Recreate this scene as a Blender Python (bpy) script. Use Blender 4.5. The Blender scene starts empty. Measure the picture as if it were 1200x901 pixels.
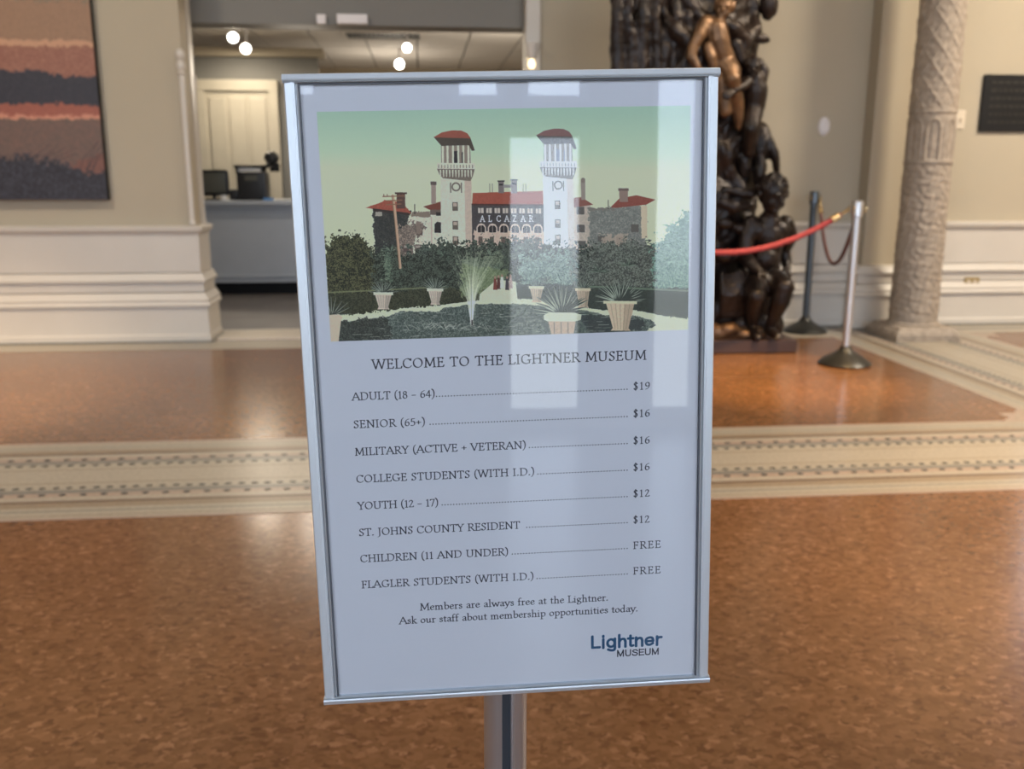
import bpy, bmesh, math, random
import numpy as np
from mathutils import Vector, Matrix
random.seed(7); rng = np.random.default_rng(11)
S = bpy.context.scene
COL = S.collection
PI = math.pi

# ------------------------------------------------------------------ camera, sky, exposure
CAM_H = 1.14
RIGHT = Vector((0.99553, -0.09442, 0.00167)).normalized()
DOWN = Vector((-0.01911, -0.2187, -0.9756))
FWD = Vector((0.09248, 0.97121, -0.21953)).normalized()
cd = bpy.data.cameras.new('camera'); cam = bpy.data.objects.new('camera', cd); COL.objects.link(cam)
up = RIGHT.cross(FWD).normalized()
cam.matrix_world = Matrix(((RIGHT.x, up.x, -FWD.x, 0), (RIGHT.y, up.y, -FWD.y, 0), (RIGHT.z, up.z, -FWD.z, CAM_H), (0, 0, 0, 1)))
cd.sensor_width = 36; cd.lens = 32.406; cd.clip_start = .02; cd.clip_end = 100
cd.dof.use_dof = True; cd.dof.focus_distance = .72; cd.dof.aperture_fstop = 9.0
S.camera = cam
S.view_settings.view_transform = 'Standard'; S.view_settings.look = 'None'
S.view_settings.exposure = 0.0; S.view_settings.gamma = 1; S.view_settings.use_curve_mapping = False
S.cycles.max_bounces = 8; S.cycles.diffuse_bounces = 5; S.cycles.glossy_bounces = 4; S.cycles.transparent_max_bounces = 8
S.cycles.sample_clamp_indirect = 4; S.cycles.caustics_reflective = False; S.cycles.caustics_refractive = False

w = bpy.data.worlds.new('sky'); S.world = w; w.use_nodes = True
nt = w.node_tree; bg = nt.nodes['Background']
tc = nt.nodes.new('ShaderNodeTexCoord'); sx = nt.nodes.new('ShaderNodeSeparateXYZ'); cr = nt.nodes.new('ShaderNodeValToRGB')
nt.links.new(tc.outputs['Generated'], sx.inputs[0])
mr = nt.nodes.new('ShaderNodeMapRange'); mr.inputs[1].default_value = -1; mr.inputs[2].default_value = 1
nt.links.new(sx.outputs['Z'], mr.inputs[0]); nt.links.new(mr.outputs[0], cr.inputs[0]); nt.links.new(cr.outputs[0], bg.inputs[0])
cr.color_ramp.elements[0].position = .47; cr.color_ramp.elements[0].color = (.44, .45, .43, 1)
cr.color_ramp.elements[1].position = .56; cr.color_ramp.elements[1].color = (.70, .78, .90, 1)
e = cr.color_ramp.elements.new(.50); e.color = (.84, .88, .92, 1)
SKY = 6.4
bg.inputs[1].default_value = SKY

# the hall's lamps (warm, overhead)
def lamp_area(name, loc, size, power, col, target=None):
    l = bpy.data.lights.new(name, 'AREA'); l.shape = 'DISK'; l.size = size; l.energy = power; l.color = col
    o = bpy.data.objects.new(name, l); COL.objects.link(o); o.location = loc
    if target is not None:
        o.rotation_euler = (Vector(target) - Vector(loc)).to_track_quat('-Z', 'Y').to_euler()
    return o
def lamp_spot(name, loc, target, power, col, angle, blend=.6, r=.05):
    l = bpy.data.lights.new(name, 'SPOT'); l.energy = power; l.color = col; l.spot_size = math.radians(angle); l.spot_blend = blend
    l.shadow_soft_size = r
    o = bpy.data.objects.new(name, l); COL.objects.link(o); o.location = loc
    o.rotation_euler = (Vector(target) - Vector(loc)).to_track_quat('-Z', 'Y').to_euler(); return o
WARM = (1, .87, .70)
for i, (x, y, p) in enumerate([(-3.2, 3.4, 24), (5.35, 4.3, 62), (1.4, 3.6, 7)]):
    lamp_area('ceiling_lamp_light', (x, y, 4.3), .7, p * 4.6, WARM)
lamp_spot('track_spot_light', (3.3, 4.1, 4.3), (1.95, 6.1, 2.0), 420, (1, .78, .52), 20)
lamp_spot('track_spot_light', (2.7, 3.2, 4.35), (1.95, 5.15, 0.0), 1700, (1, .62, .26), 24, .9)
lamp_spot('track_spot_light', (-2.6, 2.6, 4.35), (-3.1, 5.0, 0.0), 1400, (1, .74, .48), 42, 1)
lamp_spot('track_spot_light', (3.4, 1.2, 4.35), (2.9, 2.4, 0.0), 1200, (1, .68, .38), 54, 1)

# ------------------------------------------------------------------ helpers
def at(x, y, Y):
    """a point of the place seen at (x, y) that stands Y metres into the hall"""
    d = RIGHT * (x - 600) + DOWN * (y - 450.5) + FWD * 1080.2
    return Vector((0, 0, CAM_H)) + d * (Y / d.y)
def props(o, label=None, cat=None, group=None, kind=None):
    if label: o['label'] = label
    if cat: o['category'] = cat
    if group: o['group'] = group
    if kind: o['kind'] = kind
    return o
def empty(name, loc, label, cat, group=None, rz=0):
    o = bpy.data.objects.new(name, None); COL.objects.link(o); o.location = loc; o.rotation_euler = (0, 0, rz); o.empty_display_size = .05
    return props(o, label, cat, group)
def obj(name, bm, m, parent=None, smooth=False, world=True):
    """link bm as one mesh; coordinates are world ones when world is set"""
    bmesh.ops.recalc_face_normals(bm, faces=bm.faces)
    me = bpy.data.meshes.new(name); bm.to_mesh(me); bm.free()
    if smooth:
        me.polygons.foreach_set('use_smooth', [True] * len(me.polygons))
        try: me.set_sharp_from_angle(angle=math.radians(smooth if smooth > 1 else 40))
        except Exception: pass
    me.materials.append(m)
    o = bpy.data.objects.new(name, me); COL.objects.link(o)
    if parent is not None:
        o.parent = parent
        if world: o.matrix_parent_inverse = world_of(parent).inverted()
    return o
def world_of(o):
    m = o.matrix_basis.copy()
    while o.parent: m = o.parent.matrix_basis @ (o.matrix_parent_inverse @ m if False else m); o = o.parent
    return m
def N(): return bmesh.new()
def box(bm, x0, x1, y0, y1, z0, z1, bev=0, mtx=None):
    r = bmesh.ops.create_cube(bm, size=1)
    vs = r['verts']
    for v in vs: v.co = Vector((x0 + (v.co.x + .5) * (x1 - x0), y0 + (v.co.y + .5) * (y1 - y0), z0 + (v.co.z + .5) * (z1 - z0)))
    if bev:
        es = list({e for v in vs for e in v.link_edges})
        r = bmesh.ops.bevel(bm, geom=es, offset=bev, segments=2, affect='EDGES', profile=.6)
        vs = list({v for f in r['faces'] for v in f.verts} | {v for v in vs if v.is_valid})
    if mtx is not None: bmesh.ops.transform(bm, matrix=mtx, verts=[v for v in vs if v.is_valid])
    return bm
def lathe(bm, prof, c=(0, 0, 0), n=32, mtx=None):
    rings = []
    for r, z in prof:
        rings.append([bm.verts.new(Vector(c) + Vector((max(r, 1e-5) * math.cos(2 * PI * k / n), max(r, 1e-5) * math.sin(2 * PI * k / n), z))) for k in range(n)])
    for a, b in zip(rings, rings[1:]):
        for k in range(n): bm.faces.new((a[k], a[(k + 1) % n], b[(k + 1) % n], b[k]))
    bm.faces.new(rings[0]); bm.faces.new(rings[-1])
    if mtx is not None: bmesh.ops.transform(bm, matrix=mtx, verts=[v for r in rings for v in r])
    return bm
def tube(bm, pts, r, n=10, cap=True):
    pts = [Vector(p) for p in pts]; rings = []
    rr = r if isinstance(r, (list, tuple)) else [r] * len(pts)
    t0 = (pts[1] - pts[0]).normalized(); ref = Vector((0, 0, 1)) if abs(t0.z) < .9 else Vector((1, 0, 0))
    u = t0.cross(ref).normalized()
    for i, p in enumerate(pts):
        t = (pts[min(i + 1, len(pts) - 1)] - pts[max(i - 1, 0)]).normalized()
        u = (u - t * u.dot(t)).normalized(); v = t.cross(u)
        rings.append([bm.verts.new(p + (u * math.cos(2 * PI * k / n) + v * math.sin(2 * PI * k / n)) * rr[i]) for k in range(n)])
    for a, b in zip(rings, rings[1:]):
        for k in range(n): bm.faces.new((a[k], a[(k + 1) % n], b[(k + 1) % n], b[k]))
    if cap: bm.faces.new(rings[0]); bm.faces.new(rings[-1])
    return bm
def prism(bm, outline, z0, z1):
    a = [bm.verts.new((x, y, z0)) for x, y in outline]; b = [bm.verts.new((x, y, z1)) for x, y in outline]
    n = len(a)
    for k in range(n): bm.faces.new((a[k], a[(k + 1) % n], b[(k + 1) % n], b[k]))
    bm.faces.new(a); bm.faces.new(b); return bm
def sweep(bm, path, prof):
    """moulding: prof = (out, z) pairs, path = plan polyline, out is to the right of the path, mitred"""
    P = [Vector(p) for p in path]; rows = []
    for i, p in enumerate(P):
        d0 = (P[i] - P[i - 1]).normalized() if i else (P[1] - P[0]).normalized()
        d1 = (P[i + 1] - P[i]).normalized() if i < len(P) - 1 else d0
        n0 = Vector((d0.y, -d0.x)); n1 = Vector((d1.y, -d1.x)); m = (n0 + n1); m = m / (m.dot(n0))
        rows.append([bm.verts.new((p.x + m.x * o, p.y + m.y * o, z)) for o, z in prof])
    k = len(prof)
    for a, b in zip(rows, rows[1:]):
        for j in range(k): bm.faces.new((a[j], a[(j + 1) % k], b[(j + 1) % k], b[j]))
    bm.faces.new(rows[0]); bm.faces.new(rows[-1]); return bm
def ball(bm, c, r, s=(1, 1, 1), rot=None, n=12):
    m = Matrix.Translation(Vector(c)) @ (rot.to_4x4() if rot else Matrix()) @ Matrix.Diagonal((r * s[0], r * s[1], r * s[2], 1))
    bmesh.ops.create_uvsphere(bm, u_segments=n, v_segments=max(6, n * 2 // 3), radius=1, matrix=m); return bm
def capsule(bm, a, b, ra, rb, n=12):
    a = Vector(a); b = Vector(b); ball(bm, a, ra, n=n); ball(bm, b, rb, n=n)
    tube(bm, [a, b], [ra, rb], n=n); return bm

# ------------------------------------------------------------------ materials
def mat(name, col, rough=.6, metal=0, var=0, scale=8, bump=0, bscale=60, coat=0, spec=.5, stretch=None, col2=None, emit=None):
    m = bpy.data.materials.new(name); m.use_nodes = True; t = m.node_tree; b = t.nodes['Principled BSDF']
    b.inputs['Base Color'].default_value = (*col, 1); b.inputs['Roughness'].default_value = rough; b.inputs['Metallic'].default_value = metal
    b.inputs['Coat Weight'].default_value = coat; b.inputs['Coat Roughness'].default_value = .12
    b.inputs['Specular IOR Level'].default_value = spec
    co = t.nodes.new('ShaderNodeTexCoord'); src = co.outputs['Object']
    if stretch:
        mp = t.nodes.new('ShaderNodeMapping'); mp.inputs['Scale'].default_value = stretch; t.links.new(src, mp.inputs[0]); src = mp.outputs[0]
    if var or col2:
        n = t.nodes.new('ShaderNodeTexNoise'); n.inputs['Scale'].default_value = scale; n.inputs['Detail'].default_value = 5
        t.links.new(src, n.inputs['Vector'])
        r = t.nodes.new('ShaderNodeValToRGB'); r.color_ramp.elements[0].position = .3; r.color_ramp.elements[1].position = .7
        c1 = [c * (1 - var) for c in col]; c2 = col2 or [min(1, c * (1 + var)) for c in col]
        r.color_ramp.elements[0].color = (*c1, 1); r.color_ramp.elements[1].color = (*c2, 1)
        t.links.new(n.outputs['Fac'], r.inputs[0]); t.links.new(r.outputs[0], b.inputs['Base Color'])
    if bump:
        n = t.nodes.new('ShaderNodeTexNoise'); n.inputs['Scale'].default_value = bscale; n.inputs['Detail'].default_value = 4
        t.links.new(src, n.inputs['Vector'])
        bp = t.nodes.new('ShaderNodeBump'); bp.inputs['Strength'].default_value = bump; bp.inputs['Distance'].default_value = .004
        t.links.new(n.outputs['Fac'], bp.inputs['Height']); t.links.new(bp.outputs[0], b.inputs['Normal'])
    if emit:
        b.inputs['Emission Color'].default_value = (*emit[0], 1); b.inputs['Emission Strength'].default_value = emit[1]
    return m
def glass_mat(name, tint=(1, 1, 1), ior=1.5, rough=.0, haze=0):
    m = bpy.data.materials.new(name); m.use_nodes = True; t = m.node_tree; t.nodes.clear()
    o = t.nodes.new('ShaderNodeOutputMaterial'); mx = t.nodes.new('ShaderNodeMixShader'); tr = t.nodes.new('ShaderNodeBsdfTransparent')
    gl = t.nodes.new('ShaderNodeBsdfGlossy'); fr = t.nodes.new('ShaderNodeFresnel')
    tr.inputs[0].default_value = (*tint, 1); gl.inputs['Roughness'].default_value = rough; fr.inputs[0].default_value = ior
    t.links.new(fr.outputs[0], mx.inputs[0]); t.links.new(tr.outputs[0], mx.inputs[1]); t.links.new(gl.outputs[0], mx.inputs[2])
    t.links.new(mx.outputs[0], o.inputs[0]); return m
M = {}
M['wall'] = mat('cream_wall_paint', (.44, .385, .29), .75, var=.03, scale=1.5, bump=.15, bscale=90)
M['wall_warm'] = mat('warm_cream_wall_paint', (.43, .355, .255), .75, var=.03, scale=1.5, bump=.15, bscale=90)
M['wood_white'] = mat('white_painted_wood', (.60, .56, .50), .4, var=.03, scale=3)
M['grey_paint'] = mat('grey_paint', (.20, .195, .18), .7, var=.03, scale=2)
M['ceiling'] = mat('ceiling_white', (.70, .67, .62), .9)
M['tile_white'] = mat('ceiling_tile_white', (.78, .74, .69), .9, bump=.3, bscale=200)
M['floor_grey'] = mat('grey_office_floor', (.20, .185, .18), .45, var=.15, scale=3)
M['cream_marble'] = mat('cream_marble', (.62, .55, .45), .3, var=.08, scale=6)
M['column_stone'] = mat('carved_grey_stone', (.33, .275, .22), .7, var=.22, scale=26, bump=.4, bscale=120)
M['bronze'] = mat('dark_bronze', (.017, .0105, .0085), .40, metal=.3, var=.45, scale=9, bump=.35, bscale=45, spec=.45)
M['bronze_gold'] = mat('rubbed_bronze', (.15, .085, .045), .38, metal=.5, var=.4, scale=14, bump=.3, bscale=60)  # rock's own brown gold; on the upper figure, spot light put into the colour
M['slab_brown'] = mat('brown_slab_paint', (.055, .03, .026), .5, var=.1)
M['steel'] = mat('brushed_steel', (.58, .58, .60), .33, metal=.8, var=.05, scale=60, stretch=(1, 1, .02))
M['dark_metal'] = mat('blackened_metal', (.045, .045, .042), .35, metal=.6, var=.2)
M['post_dark'] = mat('dark_steel_post', (.10, .115, .13), .3, metal=.8)
M['brass'] = mat('polished_brass', (.75, .58, .32), .2, metal=1)
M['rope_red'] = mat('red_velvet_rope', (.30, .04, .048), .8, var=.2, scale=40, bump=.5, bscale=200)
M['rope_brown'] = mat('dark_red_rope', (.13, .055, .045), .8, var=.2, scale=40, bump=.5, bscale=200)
M['alu'] = mat('anodised_aluminium', (.66, .72, .78), .42, metal=.55, var=.03, scale=30, stretch=(1, 1, .05))
M['alu_dark'] = mat('shadow_gap', (.08, .09, .11), .5)  # dark blue-grey of the edge strips, pole insert and cap
M['black'] = mat('black_plastic', (.014, .014, .016), .45)
M['black_matte'] = mat('black_board', (.012, .012, .013), .6, var=.1, spec=.2)
M['screen_back'] = mat('olive_grey_screen_back', (.075, .075, .06), .5)
M['paper_white'] = mat('plain_white_paper', (.8, .8, .8), .8)
M['door_cream'] = mat('cream_door_paint', (.46, .42, .34), .5, var=.03)
M['counter_white'] = mat('pale_counter_paint', (.43, .46, .50), .5, var=.02)
M['switch'] = mat('ivory_plastic', (.68, .60, .48), .4)
M['brass_dull'] = mat('dull_brass_plate', (.42, .33, .17), .4, metal=.4)
M['disc_white'] = mat('white_disc_plastic', (.75, .72, .72), .4)
M['lamp_glow'] = mat('glowing_lamp_lens', (1, 1, 1), .5, emit=((1, .93, .80), 14))
M['sconce_glow'] = mat('glowing_bulb', (1, .9, .7), .5, emit=((1, .8, .5), 2.2))
M['frost'] = mat('frosted_glass_shade', (.70, .66, .60), .4)
M['blue'] = mat('blue_plastic', (.10, .28, .60), .5)
M['glass'] = glass_mat('window_glass', (.96, .98, 1), 1.45)
M['acrylic'] = glass_mat('clear_acrylic', (.985, .99, 1), 1.5, .012)
M['window_frame'] = mat('white_window_frame', (.7, .7, .68), .5)
M['tess_white'] = mat('ivory_mosaic_tesserae', (.385, .34, .27), .32, var=.16, scale=70)
M['tess_grey'] = mat('grey_mosaic_tesserae', (.20, .19, .165), .32, var=.16, scale=70)
M['tess_tan'] = mat('tan_mosaic_tesserae', (.275, .215, .15), .32, var=.16, scale=70)
M['tess_rose'] = mat('rose_mosaic_tesserae', (.37, .28, .22), .32, var=.14, scale=70)
M['tess_dark'] = mat('dark_brown_mosaic', (.12, .075, .05), .35)
M['tess_black'] = mat('black_green_tesserae', (.045, .052, .05), .35)

def floor_material():
    m = bpy.data.materials.new('orange_terracotta_chip_floor'); m.use_nodes = True; t = m.node_tree; b = t.nodes['Principled BSDF']
    co = t.nodes.new('ShaderNodeTexCoord'); mp = t.nodes.new('ShaderNodeMapping'); mp.inputs['Scale'].default_value = (1, 1.25, 1)
    mp.inputs['Rotation'].default_value = (0, 0, .15)
    t.links.new(co.outputs['Object'], mp.inputs[0])
    nz = t.nodes.new('ShaderNodeTexNoise'); nz.inputs['Scale'].default_value = 40; t.links.new(mp.outputs[0], nz.inputs['Vector'])
    mixv = t.nodes.new('ShaderNodeMix'); mixv.data_type = 'VECTOR'; mixv.inputs['Factor'].default_value = .035
    t.links.new(mp.outputs[0], mixv.inputs[4]); t.links.new(nz.outputs['Color'], mixv.inputs[5])
    vo = t.nodes.new('ShaderNodeTexVoronoi'); vo.inputs['Scale'].default_value = 62; vo.distance = 'CHEBYCHEV'; vo.inputs['Randomness'].default_value = .9
    t.links.new(mixv.outputs[1], vo.inputs['Vector'])
    sep = t.nodes.new('ShaderNodeSeparateColor'); t.links.new(vo.outputs['Color'], sep.inputs[0])
    r = t.nodes.new('ShaderNodeValToRGB'); cols = [(0, (.125, .058, .025)), (.15, (.158, .073, .031)), (.5, (.190, .092, .039)), (.88, (.225, .110, .050)), (1, (.30, .155, .080))]
    r.color_ramp.elements[0].color = (*cols[0][1], 1); r.color_ramp.elements[1].color = (*cols[-1][1], 1)
    for p, c in cols[1:-1]: r.color_ramp.elements.new(p).color = (*c, 1)
    t.links.new(sep.outputs[0], r.inputs[0])
    n2 = t.nodes.new('ShaderNodeTexNoise'); n2.inputs['Scale'].default_value = 1.3; n2.inputs['Detail'].default_value = 6; t.links.new(co.outputs['Object'], n2.inputs['Vector'])
    r2 = t.nodes.new('ShaderNodeValToRGB'); r2.color_ramp.elements[0].position = .3; r2.color_ramp.elements[1].position = .7
    r2.color_ramp.elements[0].color = (.84, .84, .86, 1); r2.color_ramp.elements[1].color = (1.12, 1.08, 1.02, 1); t.links.new(n2.outputs['Fac'], r2.inputs[0])
    mu = t.nodes.new('ShaderNodeMix'); mu.data_type = 'RGBA'; mu.blend_type = 'MULTIPLY'; mu.inputs['Factor'].default_value = 1
    t.links.new(r.outputs[0], mu.inputs[6]); t.links.new(r2.outputs[0], mu.inputs[7]); t.links.new(mu.outputs[2], b.inputs['Base Color'])
    mrr = t.nodes.new('ShaderNodeMapRange'); mrr.inputs[3].default_value = .17; mrr.inputs[4].default_value = .23
    t.links.new(sep.outputs[1], mrr.inputs[0]); t.links.new(mrr.outputs[0], b.inputs['Roughness'])
    bp = t.nodes.new('ShaderNodeBump'); bp.inputs['Strength'].default_value = .05; bp.inputs['Distance'].default_value = .002
    t.links.new(sep.outputs[2], bp.inputs['Height']); t.links.new(bp.outputs[0], b.inputs['Normal'])
    b.inputs['Specular IOR Level'].default_value = .5
    return m
M['floor'] = floor_material()

# ------------------------------------------------------------------ the hall
XW, XE, YS, YN, ZC = -6.0, 6.6, -4.0, 6.95, 4.6
YL = 6.66                                    # the left pier stands a little nearer
def struct(name, bm, m, parent=None, smooth=False, label=None):
    o = obj(name, bm, m, parent, smooth)
    if parent is None: o['kind'] = 'structure'
    if label: o['label'] = label
    return o
floor = struct('floor', box(N(), XW, XE, YS, YN + .12, -.2, 0), M['floor'], label='glossy orange brown terracotta chip floor of the hall with mosaic borders')
struct('ceiling', box(N(), XW - .2, XE + .2, YS - .2, YN + .2, ZC, ZC + .2), M['ceiling'])
struct('wall_west', box(N(), XW - .2, XW, YS - .2, YN + .2, 0, ZC), M['wall'])
OX0, OX1 = -1.585, .775                       # opening to the ticket office
struct('wall_north_left', box(N(), XW, OX0, YL, 6.96, 0, ZC), M['wall'], label='cream wall pier left of the office opening, behind the landscape painting')
struct('wall_north_middle', box(N(), OX1, 5.15, YN, 7.12, 0, ZC), M['wall'], label='cream wall behind the bronze sculpture and column')
# north wall past the frame holds a tall window
bm = N(); box(bm, 5.15, XE, YN, 7.12, 0, .9); box(bm, 6.3, XE, YN, 7.12, .9, 3.5); box(bm, 5.15, XE, YN, 7.12, 3.5, ZC)
struct('wall_north_right', bm, M['wall_warm'])
struct('wall_east', box(N(), XE, XE + .2, YS - .2, YN + .2, 0, ZC), M['wall_warm'])
# grey painted header over the opening
struct('wall_header', box(N(), OX0 - .6, OX1, 7.06, 7.3, 2.195, ZC), M['grey_paint'], label='grey painted header above the ticket office opening')
struct('trim_1', box(N(), OX1 - .02, OX1 + .085, 6.925, 7.12, 0, ZC, .008), M['wood_white'], label='white casing on the right side of the office opening')
# pilaster on the right wall, beside the column
pil = box(N(), 3.335, 3.66, 6.80, 6.952, 0, ZC, .006)
struct('trim_2', pil, M['wall'], label='cream wall pilaster standing behind the carved column')

# wainscot and base mouldings, mitred round the corners
def wainscot(path, name, rail=True):
    parts = []
    base = [(0, 0), (.082, 0), (.082, .050), (.074, .060), (.070, .250), (0, .250)]
    low = [(0, .250), (.088, .252), (.092, .266), (.080, .285), (.084, .300), (.072, .318), (.056, .345), (0, .352)]
    mid = [(0, .352), (.050, .352), (.050, .415), (0, .418)]
    m2 = [(0, .418), (.066, .419), (.070, .436), (.058, .455), (.046, .480), (0, .488)]
    pan = [(0, .488), (.032, .488), (.032, .748), (0, .750)]
    cap = [(0, .744), (.036, .744), (.042, .762), (.060, .775), (.063, .800), (.050, .808), (0, .808)]
    root = struct(name, sweep(N(), path, base), M['wood_white'], label='white painted moulded wainscot along the ' + name.split('_')[-1] + ' wall')
    for nm, p in (('base_moulding', low), ('plain_band', mid), ('upper_moulding', m2)) + ((('panel_band', pan), ('cap_rail', cap)) if rail else ()):
        struct(nm, sweep(N(), path, p), M['wood_white'], root)
    struct('shoe_strip', sweep(N(), path, [(.0, 0), (.10, 0), (.10, .014), (.0, .014)]), M['tess_grey'], root)
wainscot([(XW, YL), (OX0, YL), (OX0, 6.96)], 'baseboard_left')
wainscot([(OX1 + .085, YN), (3.335, YN)], 'baseboard_middle')
wainscot([(3.335, 6.955), (3.335, 6.80), (3.66, 6.80), (3.66, 6.955)], 'baseboard_pilaster', rail=False)
wainscot([(3.66, YN), (5.15, YN)], 'baseboard_right')
# round white corner bead with turned ends on the edge of the pier
bm = N(); cx, cy = OX0 - .006, YL - .008
lathe(bm, [(.006, .806), (.022, .812), (.026, .826), (.018, .842), (.019, .86), (.019, 1.80), (.030, 1.81), (.018, 1.825), (.024, 1.84), (.031, 1.86), (.024, 1.885), (.016, 1.895), (.026, 1.91), (.033, 1.935), (.024, 1.96), (.004, 1.972)], (cx, cy, 0), 20)
struct('trim_3', bm, M['wood_white'], smooth=True, label='white turned corner bead on the edge of the left wall pier')
bm = N(); box(bm, OX0, OX0 + .006, YL + .20, 6.97, .80, 2.6, .002)
lathe(bm, [(.004, .79), (.014, .80), (.018, .82), (.010, .84), (.009, 1.74), (.017, 1.75), (.010, 1.77), (.017, 1.80), (.012, 1.83), (.004, 1.84)], (OX0 + .004, 6.965, 0), 16)
struct('trim_4', bm, M['wood_white'], smooth=True, label='white casing on the inner side of the left pier')

# rear wall behind the photographer, with its mirrored windows and larger ones added for daylight
W = [(.24, .73, .06, 1.73), (-.045, .255, 1.87, 2.3), (.346, .73, 1.87, 2.3), (1.09, 1.40, .06, 2.3), (-1.05, -.775, 1.87, 2.3), (-5.7, -1.7, .5, 4.3), (2.0, 6.2, .5, 4.3), (-1.4, 1.75, 2.62, 4.4)]  # last three are unseen, added to let in more daylight
xs = sorted({XW, XE, *[a for r in W for a in r[:2]]}); zs = sorted({0, ZC, *[a for r in W for a in r[2:]]})
bm = N()
for i in range(len(xs) - 1):
    run = None
    for j in range(len(zs) - 1):
        mx_, mz_ = (xs[i] + xs[i + 1]) / 2, (zs[j] + zs[j + 1]) / 2
        hole = any(a < mx_ < b and c < mz_ < d for a, b, c, d in W)
        if not hole:
            if run is None: run = zs[j]
        if (hole or j == len(zs) - 2) and run is not None:
            box(bm, xs[i], xs[i + 1], YS - .2, YS, run, zs[j] if hole else zs[j + 1]); run = None
struct('wall_south', bm, M['wall'])
def portal(x0, x1, z0, z1, y, face):
    l = bpy.data.lights.new('daylight_portal', 'AREA'); l.shape = 'RECTANGLE'; l.size = x1 - x0; l.size_y = z1 - z0; l.energy = 1; l.cycles.is_portal = True
    o = bpy.data.objects.new('daylight_portal', l); COL.objects.link(o); o.location = ((x0 + x1) / 2, y, (z0 + z1) / 2)
    o.rotation_euler = (PI / 2 if face > 0 else -PI / 2, 0, 0)
def window(i, x0, x1, z0, z1, y):
    bm = N(); f = .045
    box(bm, x0, x0 + f, y, y + .06, z0, z1); box(bm, x1 - f, x1, y, y + .06, z0, z1)
    box(bm, x0, x1, y, y + .06, z0, z0 + f); box(bm, x0, x1, y, y + .06, z1 - f, z1)
    if x1 - x0 > 2:
        for k in (1, 2, 3): box(bm, x0 + (x1 - x0) * k / 4 - .02, x0 + (x1 - x0) * k / 4 + .02, y, y + .06, z0, z1)
        box(bm, x0, x1, y, y + .06, (z0 + z1) / 2 - .02, (z0 + z1) / 2 + .02)
    o = struct('window_%d' % i, bm, M['window_frame'])
    g = struct('pane', box(N(), x0 + .02, x1 - .02, y + .028, y + .034, z0 + .02, z1 - .02), M['glass'], o)
for i, (a, b, c_, d_) in enumerate(W):
    window(i + 1, a, b, c_, d_, YS - .12); portal(a, b, c_, d_, YS - .16, 1)
window(len(W) + 1, 5.15, 6.3, .9, 3.5, 7.02); portal(5.15, 6.3, .9, 3.5, 7.11, -1)

# ------------------------------------------------------------------ mosaic borders of the floor
def strip(x0, x1, y0, y1, m, h=.0012):
    return obj('marble_strip', box(N(), x0, x1, y0, y1, -.01, h), M[m], floor)
def tess_row(pts, a, b, rz, m='tess_black'):
    bm = N()
    c_, s_ = math.cos(rz), math.sin(rz)
    for x, y in pts:
        loc = [(-a, 0), (-a * .35, -b), (a * .35, -b), (a, 0), (a * .35, b), (-a * .35, b)]
        jx, jy = random.uniform(-.0015, .0015), random.uniform(-.0015, .0015)
        prism(bm, [(x + jx + p * c_ - q * s_, y + jy + p * s_ + q * c_) for p, q in loc], .0005, .0028)
    o = obj('tesserae', bm, M[m], floor); o['kind'] = 'stuff'; return o
# cross-section from the outer edge inward: (from, to, material), half of a 0.96 m band, mirrored
SEC = [(0, .018, 'tess_rose'), (.018, .034, 'tess_white'), (.034, .044, 'tess_tan'), (.044, .078, 'tess_white'), (.078, .092, 'tess_grey'), (.092, .118, 'tess_white'),
       (.118, .172, 'tess_tan'), (.172, .192, 'tess_dark'), (.192, .236, 'tess_white'), (.236, .276, 'tess_rose'), (.276, .318, 'tess_grey'), (.318, .358, 'tess_white'), (.358, .388, 'tess_white'), (.388, .400, 'tess_tan'), (.400, .48, 'tess_white')]
def band_strips(a, b, place):
    L = b - a
    for s0, s1, m in SEC:
        k = L / .96
        place(a + s0 * k, a + s1 * k, m); 
        place(b - s1 * k, b - s0 * k, m)
YA, YB = 3.088, 4.045                         # band parallel to the wall
band_strips(YA, YB, lambda p, q, m: strip(XW, XE, p, q, m))
for off, sp, a, b in ((.256, .0735, .0135, .0095), (.338, .0485, .0135, .0085)):
    for Y in (YA + off, YB - off):
        tess_row([(x, Y) for x in np.arange(-4.2, 4.4, sp)], a, b, 0)
XA, XB = 2.96, 4.08                           # band running away towards the column
band_strips(XA, XB, lambda p, q, m: strip(p, q, YB, 6.86, m, .0016))
for off, sp, a, b in ((.297, .0735, .0135, .0095), (.390, .0485, .0135, .0085)):
    for X in (XA + off, XB - off):
        tess_row([(X, y) for y in np.arange(YB + .03, 6.5, sp)], a, b, PI / 2)
strip(XW, OX0, 6.30, 6.66, 'tess_white', .002); strip(OX0, OX1 + .1, 6.30, 6.62, 'tess_white', .002)
strip(XW, OX1, 6.28, 6.31, 'tess_tan', .0024)
strip(OX1 + .1, XA, 6.40, 6.95, 'tess_white', .002); strip(OX1 + .1, XA, 6.385, 6.41, 'tess_tan', .0024)
strip(OX1 + .1, XA, 6.62, 6.70, 'tess_grey', .0024)
strip(XB, XE, 6.50, 6.95, 'tess_white', .002); strip(XB, XE, 6.485, 6.51, 'tess_tan', .0024); strip(XB, XE, 6.66, 6.72, 'tess_grey', .0024)
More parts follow.
